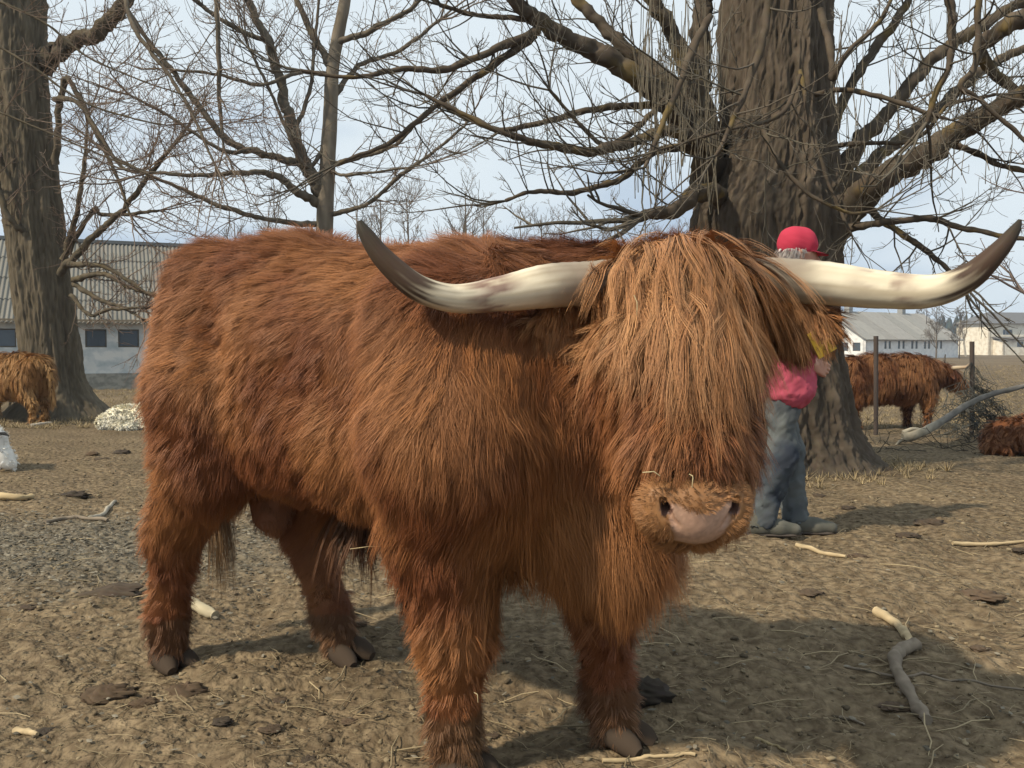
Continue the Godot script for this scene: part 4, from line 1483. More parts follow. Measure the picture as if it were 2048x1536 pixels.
func far_tree(t: Node3D, px: float, depth: float, top: float, r: RandomNumberGenerator, tone: Color, up: float) -> void:
	var x := (px - 1024.0) / FOCAL * depth
	var y0 := slope(-depth) - 0.1
	var h := P(px, top, depth).y - y0
	var lk := look_of(h * 0.42, [7, 4], 2, depth * 0.00013, h * 0.012, up, 0.12, tone, tone, 0.0)
	var g := Geo.new()
	var pts := PackedVector3Array()
	var rad := PackedFloat32Array()
	var w := Vector3(x, y0, -depth)
	for k in 8:
		pts.push_back(w)
		rad.push_back(h * 0.013 * (1.0 - k / 8.5))
		w += Vector3(r.randfn(0, 0.03) * h / 8.0, h / 8.0, 0)
	g.tube(pts, rad, 6, PackedColorArray([tone]), true)
	part("trunk", g.mesh(vmat(0.9, 0.2)), t)
	var tw := Geo.new()
	for j in 26:
		var f := r.randf_range(1.2, 7.0)
		var k := mini(int(f), 6)
		var a := r.randf() * TAU
		shoot(tw, pts[k].lerp(pts[k + 1], f - k), Vector3(cos(a), 0.9, sin(a)), h * 0.40 * (1.1 - f / 9.0) * r.randf_range(0.6, 1.2), rad[k] * 0.45, 0, r, lk)
	tag(part("crown", tw.mesh(vmat(0.9, 0.2)), t), "", "", "", "stuff")

# ---------------------------------------------------------------- buildings
# a wall with rectangular openings: o is the lower left corner of its front, X along it, N its outward normal; openings [x0, y0, x1, y1]
func wall_mesh(o: Vector3, X: Vector3, N: Vector3, length: float, height: float, thick: float, holes: Array, gable := 0.0) -> Geo:
	var g := Geo.new()
	var cuts := [0.0, length]
	for h in holes:
		cuts.push_back(h[0])
		cuts.push_back(h[2])
	cuts.sort()
	for k in cuts.size() - 1:
		var a: float = cuts[k]
		var b: float = cuts[k + 1]
		if b - a < 0.001: continue
		var spans := [[0.0, height]]
		for h in holes:
			if h[0] <= a + 0.001 and h[2] >= b - 0.001: spans = [[0.0, h[1]], [h[3], height]]
		for s in spans:
			var w := (b - a) * 0.5
			var t: float = (s[1] - s[0]) * 0.5
			g.box(o + X * (a + w) + Vector3.UP * (s[0] + t) - N * thick * 0.5, X * w, Vector3.UP * t, N * thick * 0.5)
	if gable > 0.0:
		var p := o + Vector3.UP * height
		var q := p + X * length
		var top := p + X * length * 0.5 + Vector3.UP * gable
		var back := -N * thick
		g.tri(p, top, q, Color.WHITE)
		g.tri(q + back, top + back, p + back, Color.WHITE)
		g.quad(p + back, top + back, top, p, Color.WHITE)
		g.quad(top + back, q + back, q, top, Color.WHITE)
	return g

func window_in(parent: Node3D, o: Vector3, X: Vector3, N: Vector3, h: Array, bars: int, frame_m: Material, glass: Material) -> void:
	var a := o + X * float(h[0]) + Vector3.UP * float(h[1]) - N * 0.12
	var w: float = h[2] - h[0]
	var t: float = h[3] - h[1]
	var f := Geo.new()
	var b := 0.035 + 0.02 * w
	for e in [[w * 0.5, b * 0.5, w * 0.5, b * 0.5], [w * 0.5, t - b * 0.5, w * 0.5, b * 0.5], [b * 0.5, t * 0.5, b * 0.5, t * 0.5 - b], [w - b * 0.5, t * 0.5, b * 0.5, t * 0.5 - b]]:
		f.box(a + X * float(e[0]) + Vector3.UP * float(e[1]), X * float(e[2]), Vector3.UP * float(e[3]), N * 0.03)
	for k in bars:
		f.box(a + X * w * (k + 1.0) / (bars + 1.0) + Vector3.UP * t * 0.5, X * b * 0.4, Vector3.UP * (t * 0.5 - b), N * 0.024)
	var win := part("window", f.mesh(frame_m), parent)
	var p := Geo.new()
	p.box(a + X * w * 0.5 + Vector3.UP * t * 0.5, X * (w * 0.5 - b), Vector3.UP * (t * 0.5 - b), N * 0.004)
	part("pane", p.mesh(glass), win)

# a corrugated slope from the eave up to the ridge
func corrugated(o: Vector3, X: Vector3, up: Vector3, N: Vector3, length: float, pitch_: float, amp: float, rows: int, tint: Color) -> Geo:
	var g := Geo.new()
	var cols := int(length / pitch_ * 6.0)
	for row in rows:
		var base := g.v.size()
		for e in 2:
			for k in cols + 1:
				var x := length * k / cols
				var t := (float(row) + e * 1.06) / rows
				var wave := cos(x / pitch_ * TAU) * amp
				g.v.push_back(o + X * x + up * minf(t, 1.0) + N * (wave + (0.030 if e == 0 else 0.0)))
				var n := patch.get_noise_2d(x * 0.9 + row * 9.0, t * 7.0)
				var n2 := fine.get_noise_2d(x * 0.3, t * 3.0 + row)
				g.c.push_back(tint * (1.0 + 0.28 * n + 0.2 * n2))
		for k in cols:
			var a := base + k
			var b := a + cols + 1
			g.i.append_array(PackedInt32Array([a, b, a + 1, a + 1, b, b + 1]))
	g.smooth()
	if g.n[cols / 2].y < 0:
		for k in range(0, g.i.size(), 3):
			var t := g.i[k + 1]
			g.i[k + 1] = g.i[k + 2]
			g.i[k + 2] = t
		g.smooth()
	return g

func plaster(seed_: int, a: Color, b: Color, c: Color, scale: float) -> StandardMaterial3D:
	var m := mat(Color(1, 1, 1), 0.92, 0.2)
	return textured(m, noise_tex(seed_, 0.012, [[0.0, c], [0.36, c.lerp(b, 0.6)], [0.5, b], [0.62, a], [1.0, a]], 6, 512), scale)

func buildings() -> void:
	var frame_m := mat(Color(0.10, 0.085, 0.065), 0.8)
	var glass := mat(Color(0.055, 0.07, 0.085), 0.12, 0.6)
	# --- the low barn behind the left tree
	var X := Vector3(0.914, 0, -0.406)
	var N := Vector3(0.406, 0, 0.914)
	var c0 := Vector3(-16.26, -0.60, -33.0)
	var o := c0 - X * 16.0
	var L := 30.0
	var H := 2.62
	var b := thing("low_barn", "long low whitewashed barn with grey corrugated roof behind the thick tree", "barn")
	var holes := []
	# windows seen left and right of the trunk, then on at the same rhythm
	for q in [[12, 32], [170, 213], [236, 278]]:
		var d0 := ray(q[0], 675)
		var d1 := ray(q[1], 675)
		var s0 := (d0 * ((o - EYE).dot(N) / d0.dot(N)) + EYE - o).dot(X)
		var s1 := (d1 * ((o - EYE).dot(N) / d1.dot(N)) + EYE - o).dot(X)
		holes.push_back([s0, 1.62, s1, 2.30])
	var wdt: float = holes[1][2] - holes[1][0]
	holes[0] = [holes[0][2] - wdt, 1.62, holes[0][2], 2.30]
	for k in 6: holes.push_back([holes[2][0] + 1.6 * (k + 1), 1.62, holes[2][2] + 1.6 * (k + 1), 2.30])
	for k in 4: holes.push_back([holes[0][0] - 2.4 * (k + 1), 1.62, holes[0][2] - 2.4 * (k + 1), 2.30])
	var wm := plaster(51, Color(0.60, 0.60, 0.57), Color(0.52, 0.54, 0.53), Color(0.33, 0.38, 0.39), 0.35)
	var wg := wall_mesh(o, X, N, L, H, 0.35, holes)
	part("wall", wg.mesh(wm), b)
	var wb := wall_mesh(o - N * 9.65, X, N, L, H, 0.35, [])
	part("wall", wb.mesh(wm), b)
	for e in [0.0, L - 0.35]:
		var gw := wall_mesh(o + X * e - N * 9.65 + X * 0.35, N, X, 9.3, H, 0.35, [], 3.2)
		part("wall", gw.mesh(wm), b)
	var pl := Geo.new()
	pl.box(o + X * L * 0.5 + Vector3.UP * 0.22 + N * 0.03, X * L * 0.5, Vector3.UP * 0.42, N * 0.05)
	var pm := plaster(52, Color(0.30, 0.29, 0.25), Color(0.23, 0.225, 0.195), Color(0.15, 0.145, 0.12), 0.6)
	part("plinth", pl.mesh(pm), b)
	for h in holes: window_in(b, o, X, N, h, 0, frame_m, glass)
	var eave := o + Vector3.UP * (H - 0.12) + N * 0.45 - X * 0.4
	var ridge_h := 3.45
	var up := -N * 5.45 + Vector3.UP * (ridge_h + 0.12)
	var rn := (Vector3.UP * 5.45 + N * (ridge_h + 0.12)).normalized()
	var rm := vmat(0.85, 0.25)
	var rg := corrugated(eave, X, up, rn, L + 0.8, 0.155, 0.030, 4, Color(0.175, 0.168, 0.148))
	part("roof", rg.mesh(rm), b)
	var eave2 := o + Vector3.UP * (H - 0.12) - N * 10.45 - X * 0.4
	var rg2 := corrugated(eave2, X, N * 5.45 + Vector3.UP * (ridge_h + 0.12), (Vector3.UP * 5.45 - N * (ridge_h + 0.12)).normalized(), L + 0.8, 0.155, 0.030, 4, Color(0.175, 0.168, 0.148))
	part("roof", rg2.mesh(rm), b)
	var rc := Geo.new()
	rc.box(eave + up + X * (L + 0.8) * 0.5 + Vector3.UP * 0.02, X * (L + 0.8) * 0.5, Vector3.UP * 0.07, N * 0.16)
	part("ridge_cap", rc.mesh(mat(Color(0.13, 0.135, 0.135), 0.8)), b)
	var fa := Geo.new()
	fa.box(o + X * L * 0.5 + Vector3.UP * (H - 0.02) + N * 0.22, X * L * 0.5, Vector3.UP * 0.05, N * 0.2)
	part("eave_board", fa.mesh(mat(Color(0.20, 0.16, 0.11), 0.85)), b)

	# --- the long barn at the right
	X = Vector3(0.827, 0, -0.562)
	N = Vector3(0.562, 0, 0.827)
	o = Vector3(47.8, -0.62, -120.0)
	L = 23.0
	H = 2.75
	var hw := 6.0
	b = thing("long_barn", "white barn with pale grey slate roof and two ridge vents beyond the cow", "barn")
	holes = []
	for q in [[1769, 1773.5], [1777.5, 1782], [1796, 1800.5], [1805, 1809.5], [1822.5, 1827], [1831, 1835.5], [1848, 1852.5], [1856, 1860.5], [1872, 1876.5], [1880, 1884.5]]:
		var s := []
		for px in q:
			var d := ray(px, 690)
			s.push_back((d * ((o - EYE).dot(N) / d.dot(N)) + EYE - o).dot(X))
		holes.push_back([s[0], 1.35, s[1], 2.45])
	wm = plaster(53, Color(0.80, 0.80, 0.78), Color(0.76, 0.77, 0.76), Color(0.58, 0.59, 0.59), 0.2)
	part("wall", wall_mesh(o, X, N, L, H, 0.4, holes).mesh(wm), b)
	for h in holes: window_in(b, o, X, N, h, 0, frame_m, glass)
	part("wall", wall_mesh(o - N * (hw * 2 - 0.4), X, N, L, H, 0.4, []).mesh(wm), b)
	var go := o - N * hw * 2
	var gh := [[8.1, 1.05, 9.3, 2.2], [10.0, 1.05, 11.2, 2.2]]
	var g1 := wall_mesh(go, N, -X, hw * 2, H, 0.4, gh, 3.75)
	part("wall", g1.mesh(wm), b)
	for h in gh: window_in(b, go, N, -X, h, 1, frame_m, glass)
	part("wall", wall_mesh(go + X * (L - 0.4), N, -X, hw * 2, H, 0.4, [], 3.75).mesh(wm), b)
	eave = o + Vector3.UP * (H - 0.22) + N * 0.5 - X * 0.55
	up = -N * (hw + 0.5) + Vector3.UP * 4.1
	rn = (Vector3.UP * (hw + 0.5) + N * 4.1).normalized()
	var sheet := (L + 1.1) / 10.0
	var strip_m := textured(vmat(0.9, 0.2), noise_tex(54, 0.02, [[0.0, Color(0.75, 0.75, 0.75)], [1.0, Color(1.2, 1.2, 1.2)]], 5, 256), 0.25)
	for k in 10:       # the roof is laid in strips
		var rs := Geo.new()
		var sh := 1.0 + 0.08 * sin(k * 2.3)
		rs.box(eave + X * (sheet * (k + 0.5)) + up * 0.5 + rn * (0.06 + 0.02 * (k % 2)), X * (sheet * 0.5 - 0.02), up * 0.5, rn * 0.05, Color(0.29, 0.28, 0.255) * sh)
		part("roof_strip", rs.mesh(strip_m), b)
	var rb := Geo.new()
	rb.box(eave + X * (L + 1.1) * 0.5 + up * 0.5, X * (L + 1.1) * 0.5 * 0.999, up * 0.5, rn * 0.005, Color(0.3, 0.29, 0.26))
	part("roof_boards", rb.mesh(rm), b)
	var rb2 := Geo.new()
	rb2.box(eave + X * (L + 1.1) * 0.5 + Vector3.UP * 4.1 - N * (hw + 0.5) + (-N * (hw + 0.5) - Vector3.UP * 4.1) * 0.5, X * (L + 1.1) * 0.5, (N * (hw + 0.5) + Vector3.UP * 4.1) * 0.5, (Vector3.UP * (hw + 0.5) - N * 4.1).normalized() * 0.06, Color(0.33, 0.32, 0.28))
	part("roof_back", rb2.mesh(rm), b)
	for px in [1697, 1803]:
		var d := ray(px, 620)
		var rp := eave + up
		var s := (d * ((rp - EYE).dot(N) / d.dot(N)) + EYE - rp).dot(X)
		var v := Geo.new()
		v.box(rp + X * s + Vector3.UP * 0.35, X * 0.42, Vector3.UP * 0.75, N * 0.42, Color(0.26, 0.26, 0.25))
		v.box(rp + X * s + Vector3.UP * 1.14, X * 0.52, Vector3.UP * 0.05, N * 0.52, Color(0.22, 0.22, 0.21))
		part("roof_vent", v.mesh(rm), b)
	var rod := Geo.new()
	var rq := P(1853, 648, 128.0)
	rod.tube(PackedVector3Array([rq, rq + Vector3.UP * 2.4]), PackedFloat32Array([0.05, 0.04]), 6, PackedColorArray([Color(0.06, 0.05, 0.05)]))
	part("mast", rod.mesh(rm), b)

	# --- the house at the right edge
	b = thing("farmhouse", "two-storey cream farmhouse with dark grey roof before the wood", "house")
	X = Vector3(0.975, 0, -0.222)
	N = Vector3(0.222, 0, 0.975)
	o = Vector3(91.4, -0.65, -170.0)
	wm = plaster(55, Color(0.76, 0.71, 0.60), Color(0.72, 0.66, 0.54), Color(0.52, 0.45, 0.35), 0.15)
	holes = [[3.0, 3.9, 5.2, 5.0], [8.0, 3.9, 10.2, 5.0]]
	part("wall", wall_mesh(o, X, N, 16.0, 6.3, 0.4, holes).mesh(wm), b)
	for h in holes: window_in(b, o, X, N, h, 2, mat(Color(0.6, 0.55, 0.45)), glass)
	part("wall", wall_mesh(o - N * 9.0, N, -X, 9.0, 6.3, 0.4, []).mesh(wm), b)
	part("wall", wall_mesh(o - N * 9.0 + X * 15.6, N, -X, 9.0, 6.3, 0.4, []).mesh(wm), b)
	part("wall", wall_mesh(o - N * 8.6, X, N, 16.0, 6.3, 0.4, []).mesh(wm), b)
	var hr := Geo.new()
	var a0 := o + Vector3.UP * 6.15 - X * 0.7 + N * 0.7
	var a1 := a0 + X * 17.4
	var a2 := a1 - N * 10.4
	var a3 := a0 - N * 10.4
	var r0 := a0 + X * 4.0 - N * 5.2 + Vector3.UP * 2.3
	var r1 := a1 - X * 4.0 - N * 5.2 + Vector3.UP * 2.3
	var rt := Color(0.135, 0.135, 0.140)
	hr.quad(a0, r0, r1, a1, rt)
	hr.quad(a2, r1, r0, a3, rt)
	hr.tri(a3, r0, a0, rt)
	hr.tri(a1, r1, a2, rt)
	hr.quad(a0, a1, a2, a3, rt)
	part("roof", hr.mesh(rm), b)
	# the lean-to in front
	var lo := o + X * 0.9 + N * 2.6
	var lh := [[3.0, 1.6, 4.4, 2.6]]
	part("lean_to_wall", wall_mesh(lo, X, N, 13.0, 2.9, 0.3, lh).mesh(wm), b)
	for h in lh: window_in(b, lo, X, N, h, 1, frame_m, glass)
	part("lean_to_wall", wall_mesh(lo - N * 2.6, N, -X, 2.6, 2.9, 0.3, []).mesh(wm), b)
	var lr := Geo.new()
	lr.box(lo + X * 6.5 - N * 1.15 + Vector3.UP * 3.25, X * 7.0, (-N * 1.6 + Vector3.UP * 0.32), Vector3.UP * 0.06 + N * 0.01, Color(0.16, 0.15, 0.145))
	part("lean_to_roof", lr.mesh(rm), b)

	# --- the wood on the skyline
	var fg := Geo.new()
	var rr := RandomNumberGenerator.new()
	rr.seed = 77
	for k in 620:
		var px := rr.randf_range(1420, 2500)
		var d := rr.randf_range(320.0, 380.0)
		var h := rr.randf_range(9.5, 14.5) + 2.0 * patch.get_noise_1d(px * 0.02)
		var p := Vector3((px - 1024.0) / FOCAL * d, -0.7, -d)
		var pts := PackedVector3Array()
		var rad := PackedFloat32Array()
		var wide := rr.randf_range(1.2, 2.4)
		for j in 9:
			var t := j / 8.0
			pts.push_back(p + Vector3(rr.randfn(0, 0.15), h * t, rr.randfn(0, 0.15)))
			rad.push_back(wide * (1.0 - t * t) * (0.75 if j % 2 == 0 else 1.15) + 0.05)
		fg.tube(pts, rad, 6, PackedColorArray([Color(0.045, 0.055, 0.042) * rr.randf_range(0.7, 1.3)]), false)
	tag(part("far_wood", fg.mesh(vmat(0.95, 0.1)), self), "dark hazy wood along the skyline behind the barn", "wood", "", "stuff")
	# --- leaning pair of poles carrying a line
	var pt := thing("pole_pair", "pale wooden double utility pole shaped like a narrow A", "pole")
	for q in [[1921, 640, 1910, 704], [1922, 640, 1932, 704]]:
		var pg := Geo.new()
		var foot := P(q[2], q[3], 150.0)
		foot.y = slope(-150.0) - 0.2
		pg.tube(PackedVector3Array([foot, P(q[0], q[1], 150.0)]), PackedFloat32Array([0.16, 0.11]), 7, PackedColorArray([Color(0.36, 0.33, 0.28)]))
		part("pole", pg.mesh(rm), pt)
	var cb := Geo.new()
	cb.box(P(1921.5, 646, 150.0), Vector3(0.7, 0, 0), Vector3(0, 0.07, 0), Vector3(0, 0, 0.07), Color(0.33, 0.30, 0.26))
	part("crossbar", cb.mesh(rm), pt)

# ---------------------------------------------------------------- fence, netting and fallen branch
func fence() -> void:
	var f := thing("wire_fence", "sagging wire fence with two rusty posts beside the brown cow", "fence")
	var rust := Color(0.075, 0.060, 0.052)
	var tops := []
	for q in [[1752, 672, 871], [1944, 683, 872], [2130, 690, 873]]:
		var ft := G(q[0], q[2])
		var top := P(q[0], q[1], -ft.z)
		var g := Geo.new()
		g.tube(PackedVector3Array([ft - Vector3.UP * 0.15, (ft + top) * 0.5, top]), PackedFloat32Array([0.03, 0.03, 0.03]), 10, PackedColorArray([rust]), true, 1.0, fine, 0.08)
		part("post", g.mesh(vmat(0.85, 0.3)), f)
		tops.push_back([ft, top])
	# chain-link between the second and third post, slack
	var a: Vector3 = tops[1][0]
	var b: Vector3 = tops[2][0]
	var h := 1.05
	var net := Geo.new()
	var step := 0.06
	var n := int(a.distance_to(b) / step)
	for dir in [-1.0, 1.0]:
		for k in range(-18, n + 18):
			var pts := PackedVector3Array()
			var rad := PackedFloat32Array()
			for j in 10:
				var t := j / 9.0
				var u: float = (k + dir * t * h / step) / n
				if u < 0.0 or u > 1.0: continue
				var p := a.lerp(b, u)
				p.y = lerpf(p.y, p.y + h - 0.35 * sin(u * PI), t) + 0.02
				p.z += 0.10 * patch.get_noise_2d(u * 9.0, t * 2.0)
				pts.push_back(p)
				rad.push_back(0.0019)
			if pts.size() > 1: net.tube(pts, rad, 3, PackedColorArray([Color(0.14, 0.135, 0.125)]), false)
	tag(part("netting", net.mesh(vmat(0.6, 0.4)), f), "", "", "", "stuff")
	# netting torn loose and heaped against the post
	var heap := thing("torn_netting", "crumpled heap of dark wire netting against the fence post", "netting")
	var mid: Vector3 = tops[1][0]
	for sh in 3:
		var hg := Geo.new()
		var corner := [[mid + Vector3(-1.05, -0.02, 0.3), mid + Vector3(0.75, -0.02, 0.2), mid + Vector3(-0.06, 0.98, 0.05), mid + Vector3(0.10, 0.85, -0.05)], [mid + Vector3(-0.75, 0.0, 0.45), mid + Vector3(0.35, 0.0, 0.5), mid + Vector3(-0.25, 0.62, 0.12), mid + Vector3(0.2, 0.5, 0.1)], [mid + Vector3(0.0, 0.02, 0.1), mid + Vector3(0.6, 0.0, 0.25), mid + Vector3(-0.03, 0.7, 0.0), mid + Vector3(0.12, 0.62, 0.05)]][sh] as Array
		for dir in 2:
			for k in 24:
				var pts := PackedVector3Array()
				var rad := PackedFloat32Array()
				for j in 15:
					var u := k / 23.0
					var v := j / 14.0
					if dir == 1:
						u = fposmod(u + v * 0.5, 1.0)
					else:
						u = fposmod(u - v * 0.5 + 0.5, 1.0)
					if pts.size() and absf(u - 0.5) > 0.47: break
					var p: Vector3 = (corner[0] as Vector3).lerp(corner[1], u).lerp((corner[2] as Vector3).lerp(corner[3], u), v)
					p += Vector3(patch.get_noise_3d(u * 4.0, v * 4.0, sh * 5.0), patch.get_noise_3d(u * 4.0, v * 4.0, sh * 5.0 + 9.0) * 0.6, patch.get_noise_3d(u * 4.0, v * 4.0, sh * 5.0 + 3.0)) * 0.35 * sin(v * PI)
					pts.push_back(p)
					rad.push_back(0.0042)
				if pts.size() > 2: hg.tube(pts, rad, 3, PackedColorArray([Color(0.075, 0.075, 0.065) * rng.randf_range(0.6, 1.6)]), false)
		tag(part("wire_sheet", hg.mesh(vmat(0.7, 0.3)), heap), "", "", "", "stuff")
	# the fallen branch with its pale broken end
	var lg := thing("fallen_branch", "long fallen branch with pale broken end under the fence", "branch")
	var base := G(1812, 888)
	var d := -base.z
	var sw := sweep([[1806, 876, 13, d], [1840, 866, 12, d], [1880, 845, 9, d + 0.2], [1930, 812, 8, d + 0.6], [1985, 788, 7, d + 0.9], [2048, 772, 6, d + 1.1], [2120, 745, 5, d + 1.2]], 8)
	var g := Geo.new()
	g.tube(sw[0], sw[1], 14, PackedColorArray([Color(0.24, 0.21, 0.165)]), true, 1.0, fine, 0.3)
	g.smooth()
	for k in g.c.size():
		var p := g.v[k]
		var nn := fine.get_noise_3d(p.x * 1.5, p.y * 1.5, p.z * 1.5)
		g.c[k] = Color(0.15, 0.14, 0.125).lerp(Color(0.36, 0.315, 0.235), smoothstep(0.6, 0.0, p.distance_to(sw[0][0]) - 0.15) * 0.9) * (1.0 + 0.5 * nn)
	part("stem", g.mesh(vmat(0.9, 0.2)), lg)
	for q in [[[1806, 866, 6], [1824, 858, 5], [1842, 860, 3]], [[1806, 880, 5], [1798, 884, 3], [1790, 892, 2]]]:
		var rows := []
		for e in q: rows.push_back([e[0], e[1], e[2], d])
		var s2 := sweep(rows, 6)
		var g2 := Geo.new()
		g2.tube(s2[0], s2[1], 8, PackedColorArray([Color(0.38, 0.34, 0.26)]), true, 1.0, fine, 0.3)
		part("splinter", g2.mesh(vmat(0.9, 0.2)), lg)
	# dark twiggy rubbish at the foot of the fence
	var tw := Geo.new()
	var r := RandomNumberGenerator.new()
	r.seed = 5
	var lk := look_of(0.5, [3, 2], 1, 0.003, 0.006, 0.0, 0.25, Color(0.075, 0.065, 0.050), Color(0.10, 0.085, 0.065), 0.0)
	for k in 45:
		var p := G(r.randf_range(1725, 2010), r.randf_range(862, 905))
		shoot(tw, p, Vector3(r.randfn(), absf(r.randfn()) * 0.35, r.randfn()), r.randf_range(0.15, 0.5), 0.006, 0, r, lk)
	tag(part("brushwood", tw.mesh(vmat(0.95, 0.1)), self), "dark brushwood heaped along the foot of the fence", "brushwood", "", "stuff")

# ---------------------------------------------------------------- the other animals
func standing_cow(called: String, label: String, at: Vector3, ahead: Vector3, s: float, tone1: Color, tone2: Color, locks: int, head_low: float, seed_: int) -> void:
	var beside := ahead.cross(Vector3.UP).normalized()
	var K := func(a: float, l: float, h: float) -> Vector3: return at + (ahead * a + beside * l + Vector3.UP * h) * s
	var f := Field.new()
	f.chain([K.call(-0.75, 0, 0.93), K.call(-0.3, 0, 0.93), K.call(0.2, 0, 0.92), K.call(0.45, 0, 0.93)], [0.17, 0.19, 0.19, 0.19], 0.12)
	f.chain([K.call(-0.65, 0, 0.76), K.call(-0.2, 0, 0.70), K.call(0.2, 0, 0.68), K.call(0.5, 0, 0.72)], [0.21, 0.26, 0.26, 0.22], 0.12)
	for q: float in [-1.0, 1.0]:
		f.bone(K.call(-0.72, 0.13 * q, 0.92), K.call(-0.7, 0.15 * q, 0.75), 0.14, 0.15, 0.1)
		var st := 0.08 * q
		f.chain([K.call(-0.68, 0.15 * q, 0.7), K.call(-0.62 + st, 0.16 * q, 0.52), K.call(-0.76 + st, 0.16 * q, 0.34), K.call(-0.74 + st, 0.16 * q, 0.10), K.call(-0.72 + st, 0.16 * q, 0.03)], [0.16, 0.11, 0.06, 0.045, 0.05], 0.06)
		f.chain([K.call(0.42, 0.14 * q, 0.75), K.call(0.42 + st, 0.16 * q, 0.50), K.call(0.42 + st, 0.15 * q, 0.30), K.call(0.42 + st, 0.15 * q, 0.03)], [0.16, 0.10, 0.065, 0.048], 0.06)
	var hd := 0.80 - head_low
	f.chain([K.call(0.45, 0, 0.88), K.call(0.72, 0, 0.86 - head_low * 0.6), K.call(0.86, 0, hd + 0.08)], [0.2, 0.15, 0.11], 0.1)
	f.chain([K.call(0.86, 0, hd + 0.08), K.call(1.0, 0, hd - 0.02), K.call(1.16, 0, hd - 0.12)], [0.12, 0.10, 0.065], 0.06)
	f.fill(0.03 * s)
	var skin := f.net(func(_p): return tone1 * 0.55)
	var root := thing(called, label, "cow")
	part("body", skin.mesh(vmat(0.9, 0.2)), root)
	var hair := vmat(0.6, 0.3)
	var g := Geo.new()
	grow(g, f, skin, locks, func(p: Vector3, _n: Vector3) -> Array:
		var k := clampf(0.5 + 1.2 * patch.get_noise_3d(p.x * 3.0, p.y * 2.0, p.z * 3.0), 0.0, 1.0)
		var low := smoothstep(0.55 * s, 0.3 * s, p.y - at.y)
		return [Vector3.DOWN - ahead * 0.3, lerpf(0.17, 0.07, low) * s, 7, 0.03, 0.0052, 0.10, 0.25, 0.12, tone1.lerp(tone2, k), 4, 0.03, 0.5],
		func(_p, _n): return 1.0, seed_)
	tag(part("coat", g.mesh(hair), root), "", "", "", "stuff")
	for q: float in [-1.0, 1.0]:
		var hp := PackedVector3Array([K.call(0.90, 0.07 * q, hd + 0.14), K.call(0.93, 0.20 * q, hd + 0.16), K.call(1.00, 0.32 * q, hd + 0.17), K.call(1.06, 0.36 * q, hd + 0.24), K.call(1.08, 0.36 * q, hd + 0.36)])
		var hg := Geo.new()
		hg.tube(hp, PackedFloat32Array([0.032 * s, 0.03 * s, 0.026 * s, 0.02 * s, 0.006 * s]), 10, PackedColorArray([Color(0.42, 0.34, 0.24), Color(0.45, 0.37, 0.26), Color(0.35, 0.26, 0.18), Color(0.10, 0.08, 0.06), Color(0.05, 0.045, 0.04)]))
		part("horn", hg.mesh(vmat(0.5, 0.4)), root)
		var eg := Geo.new()
		eg.tube(PackedVector3Array([K.call(0.88, 0.09 * q, hd + 0.06), K.call(0.87, 0.17 * q, hd + 0.04), K.call(0.86, 0.24 * q, hd - 0.02)]), PackedFloat32Array([0.03 * s, 0.045 * s, 0.01 * s]), 8, PackedColorArray([tone1 * 0.8]), true, 0.4)
		part("ear", eg.mesh(hair), root)
	var ng := Geo.new()
	ng.tube(PackedVector3Array([K.call(1.13, 0, hd - 0.11), K.call(1.20, 0, hd - 0.14), K.call(1.235, 0, hd - 0.155)]), PackedFloat32Array([0.070 * s, 0.062 * s, 0.03 * s]), 12, PackedColorArray([Color(0.20, 0.13, 0.10)]))
	part("muzzle", ng.mesh(vmat(0.5, 0.4)), root)
	var tf := Field.new()
	tf.chain([K.call(-0.88, 0.0, 0.98), K.call(-0.99, 0.03, 0.86), K.call(-1.0, 0.06, 0.45)], [0.045 * s, 0.03 * s, 0.018 * s], 0.03)
	tf.fill(0.022 * s)
	var ts := tf.net(func(_p): return tone1 * 0.6)
	var tail := part("tail", ts.mesh(vmat(0.9, 0.2)), root)
	var tg := Geo.new()
	grow(tg, tf, ts, 170, func(p: Vector3, _n: Vector3) -> Array: return [Vector3.DOWN, lerpf(0.12, 0.3, smoothstep(0.7 * s, 0.4 * s, p.y - at.y)) * s, 7, 0.02, 0.0065, 0.12, 0.3, 0.1, tone2, 5, 0.02, 0.5], func(_p, _n): return 1.0, seed_ + 1)
	tag(part("tail_switch", tg.mesh(hair), tail), "", "", "", "stuff")
	for q in [[-0.80, -0.16], [-0.64, 0.16], [0.34, -0.15], [0.50, 0.15]]:
		var hg := Geo.new()
		var p: Vector3 = K.call(q[0] + 0.02, q[1], 0.0)
		hg.tube(PackedVector3Array([p - Vector3.UP * 0.01, p + Vector3.UP * 0.04, p + Vector3.UP * 0.08]), PackedFloat32Array([0.062 * s, 0.056 * s, 0.045 * s]), 10, PackedColorArray([Color(0.06, 0.05, 0.04)]))
		part("hoof", hg.mesh(vmat(0.8, 0.3)), root)

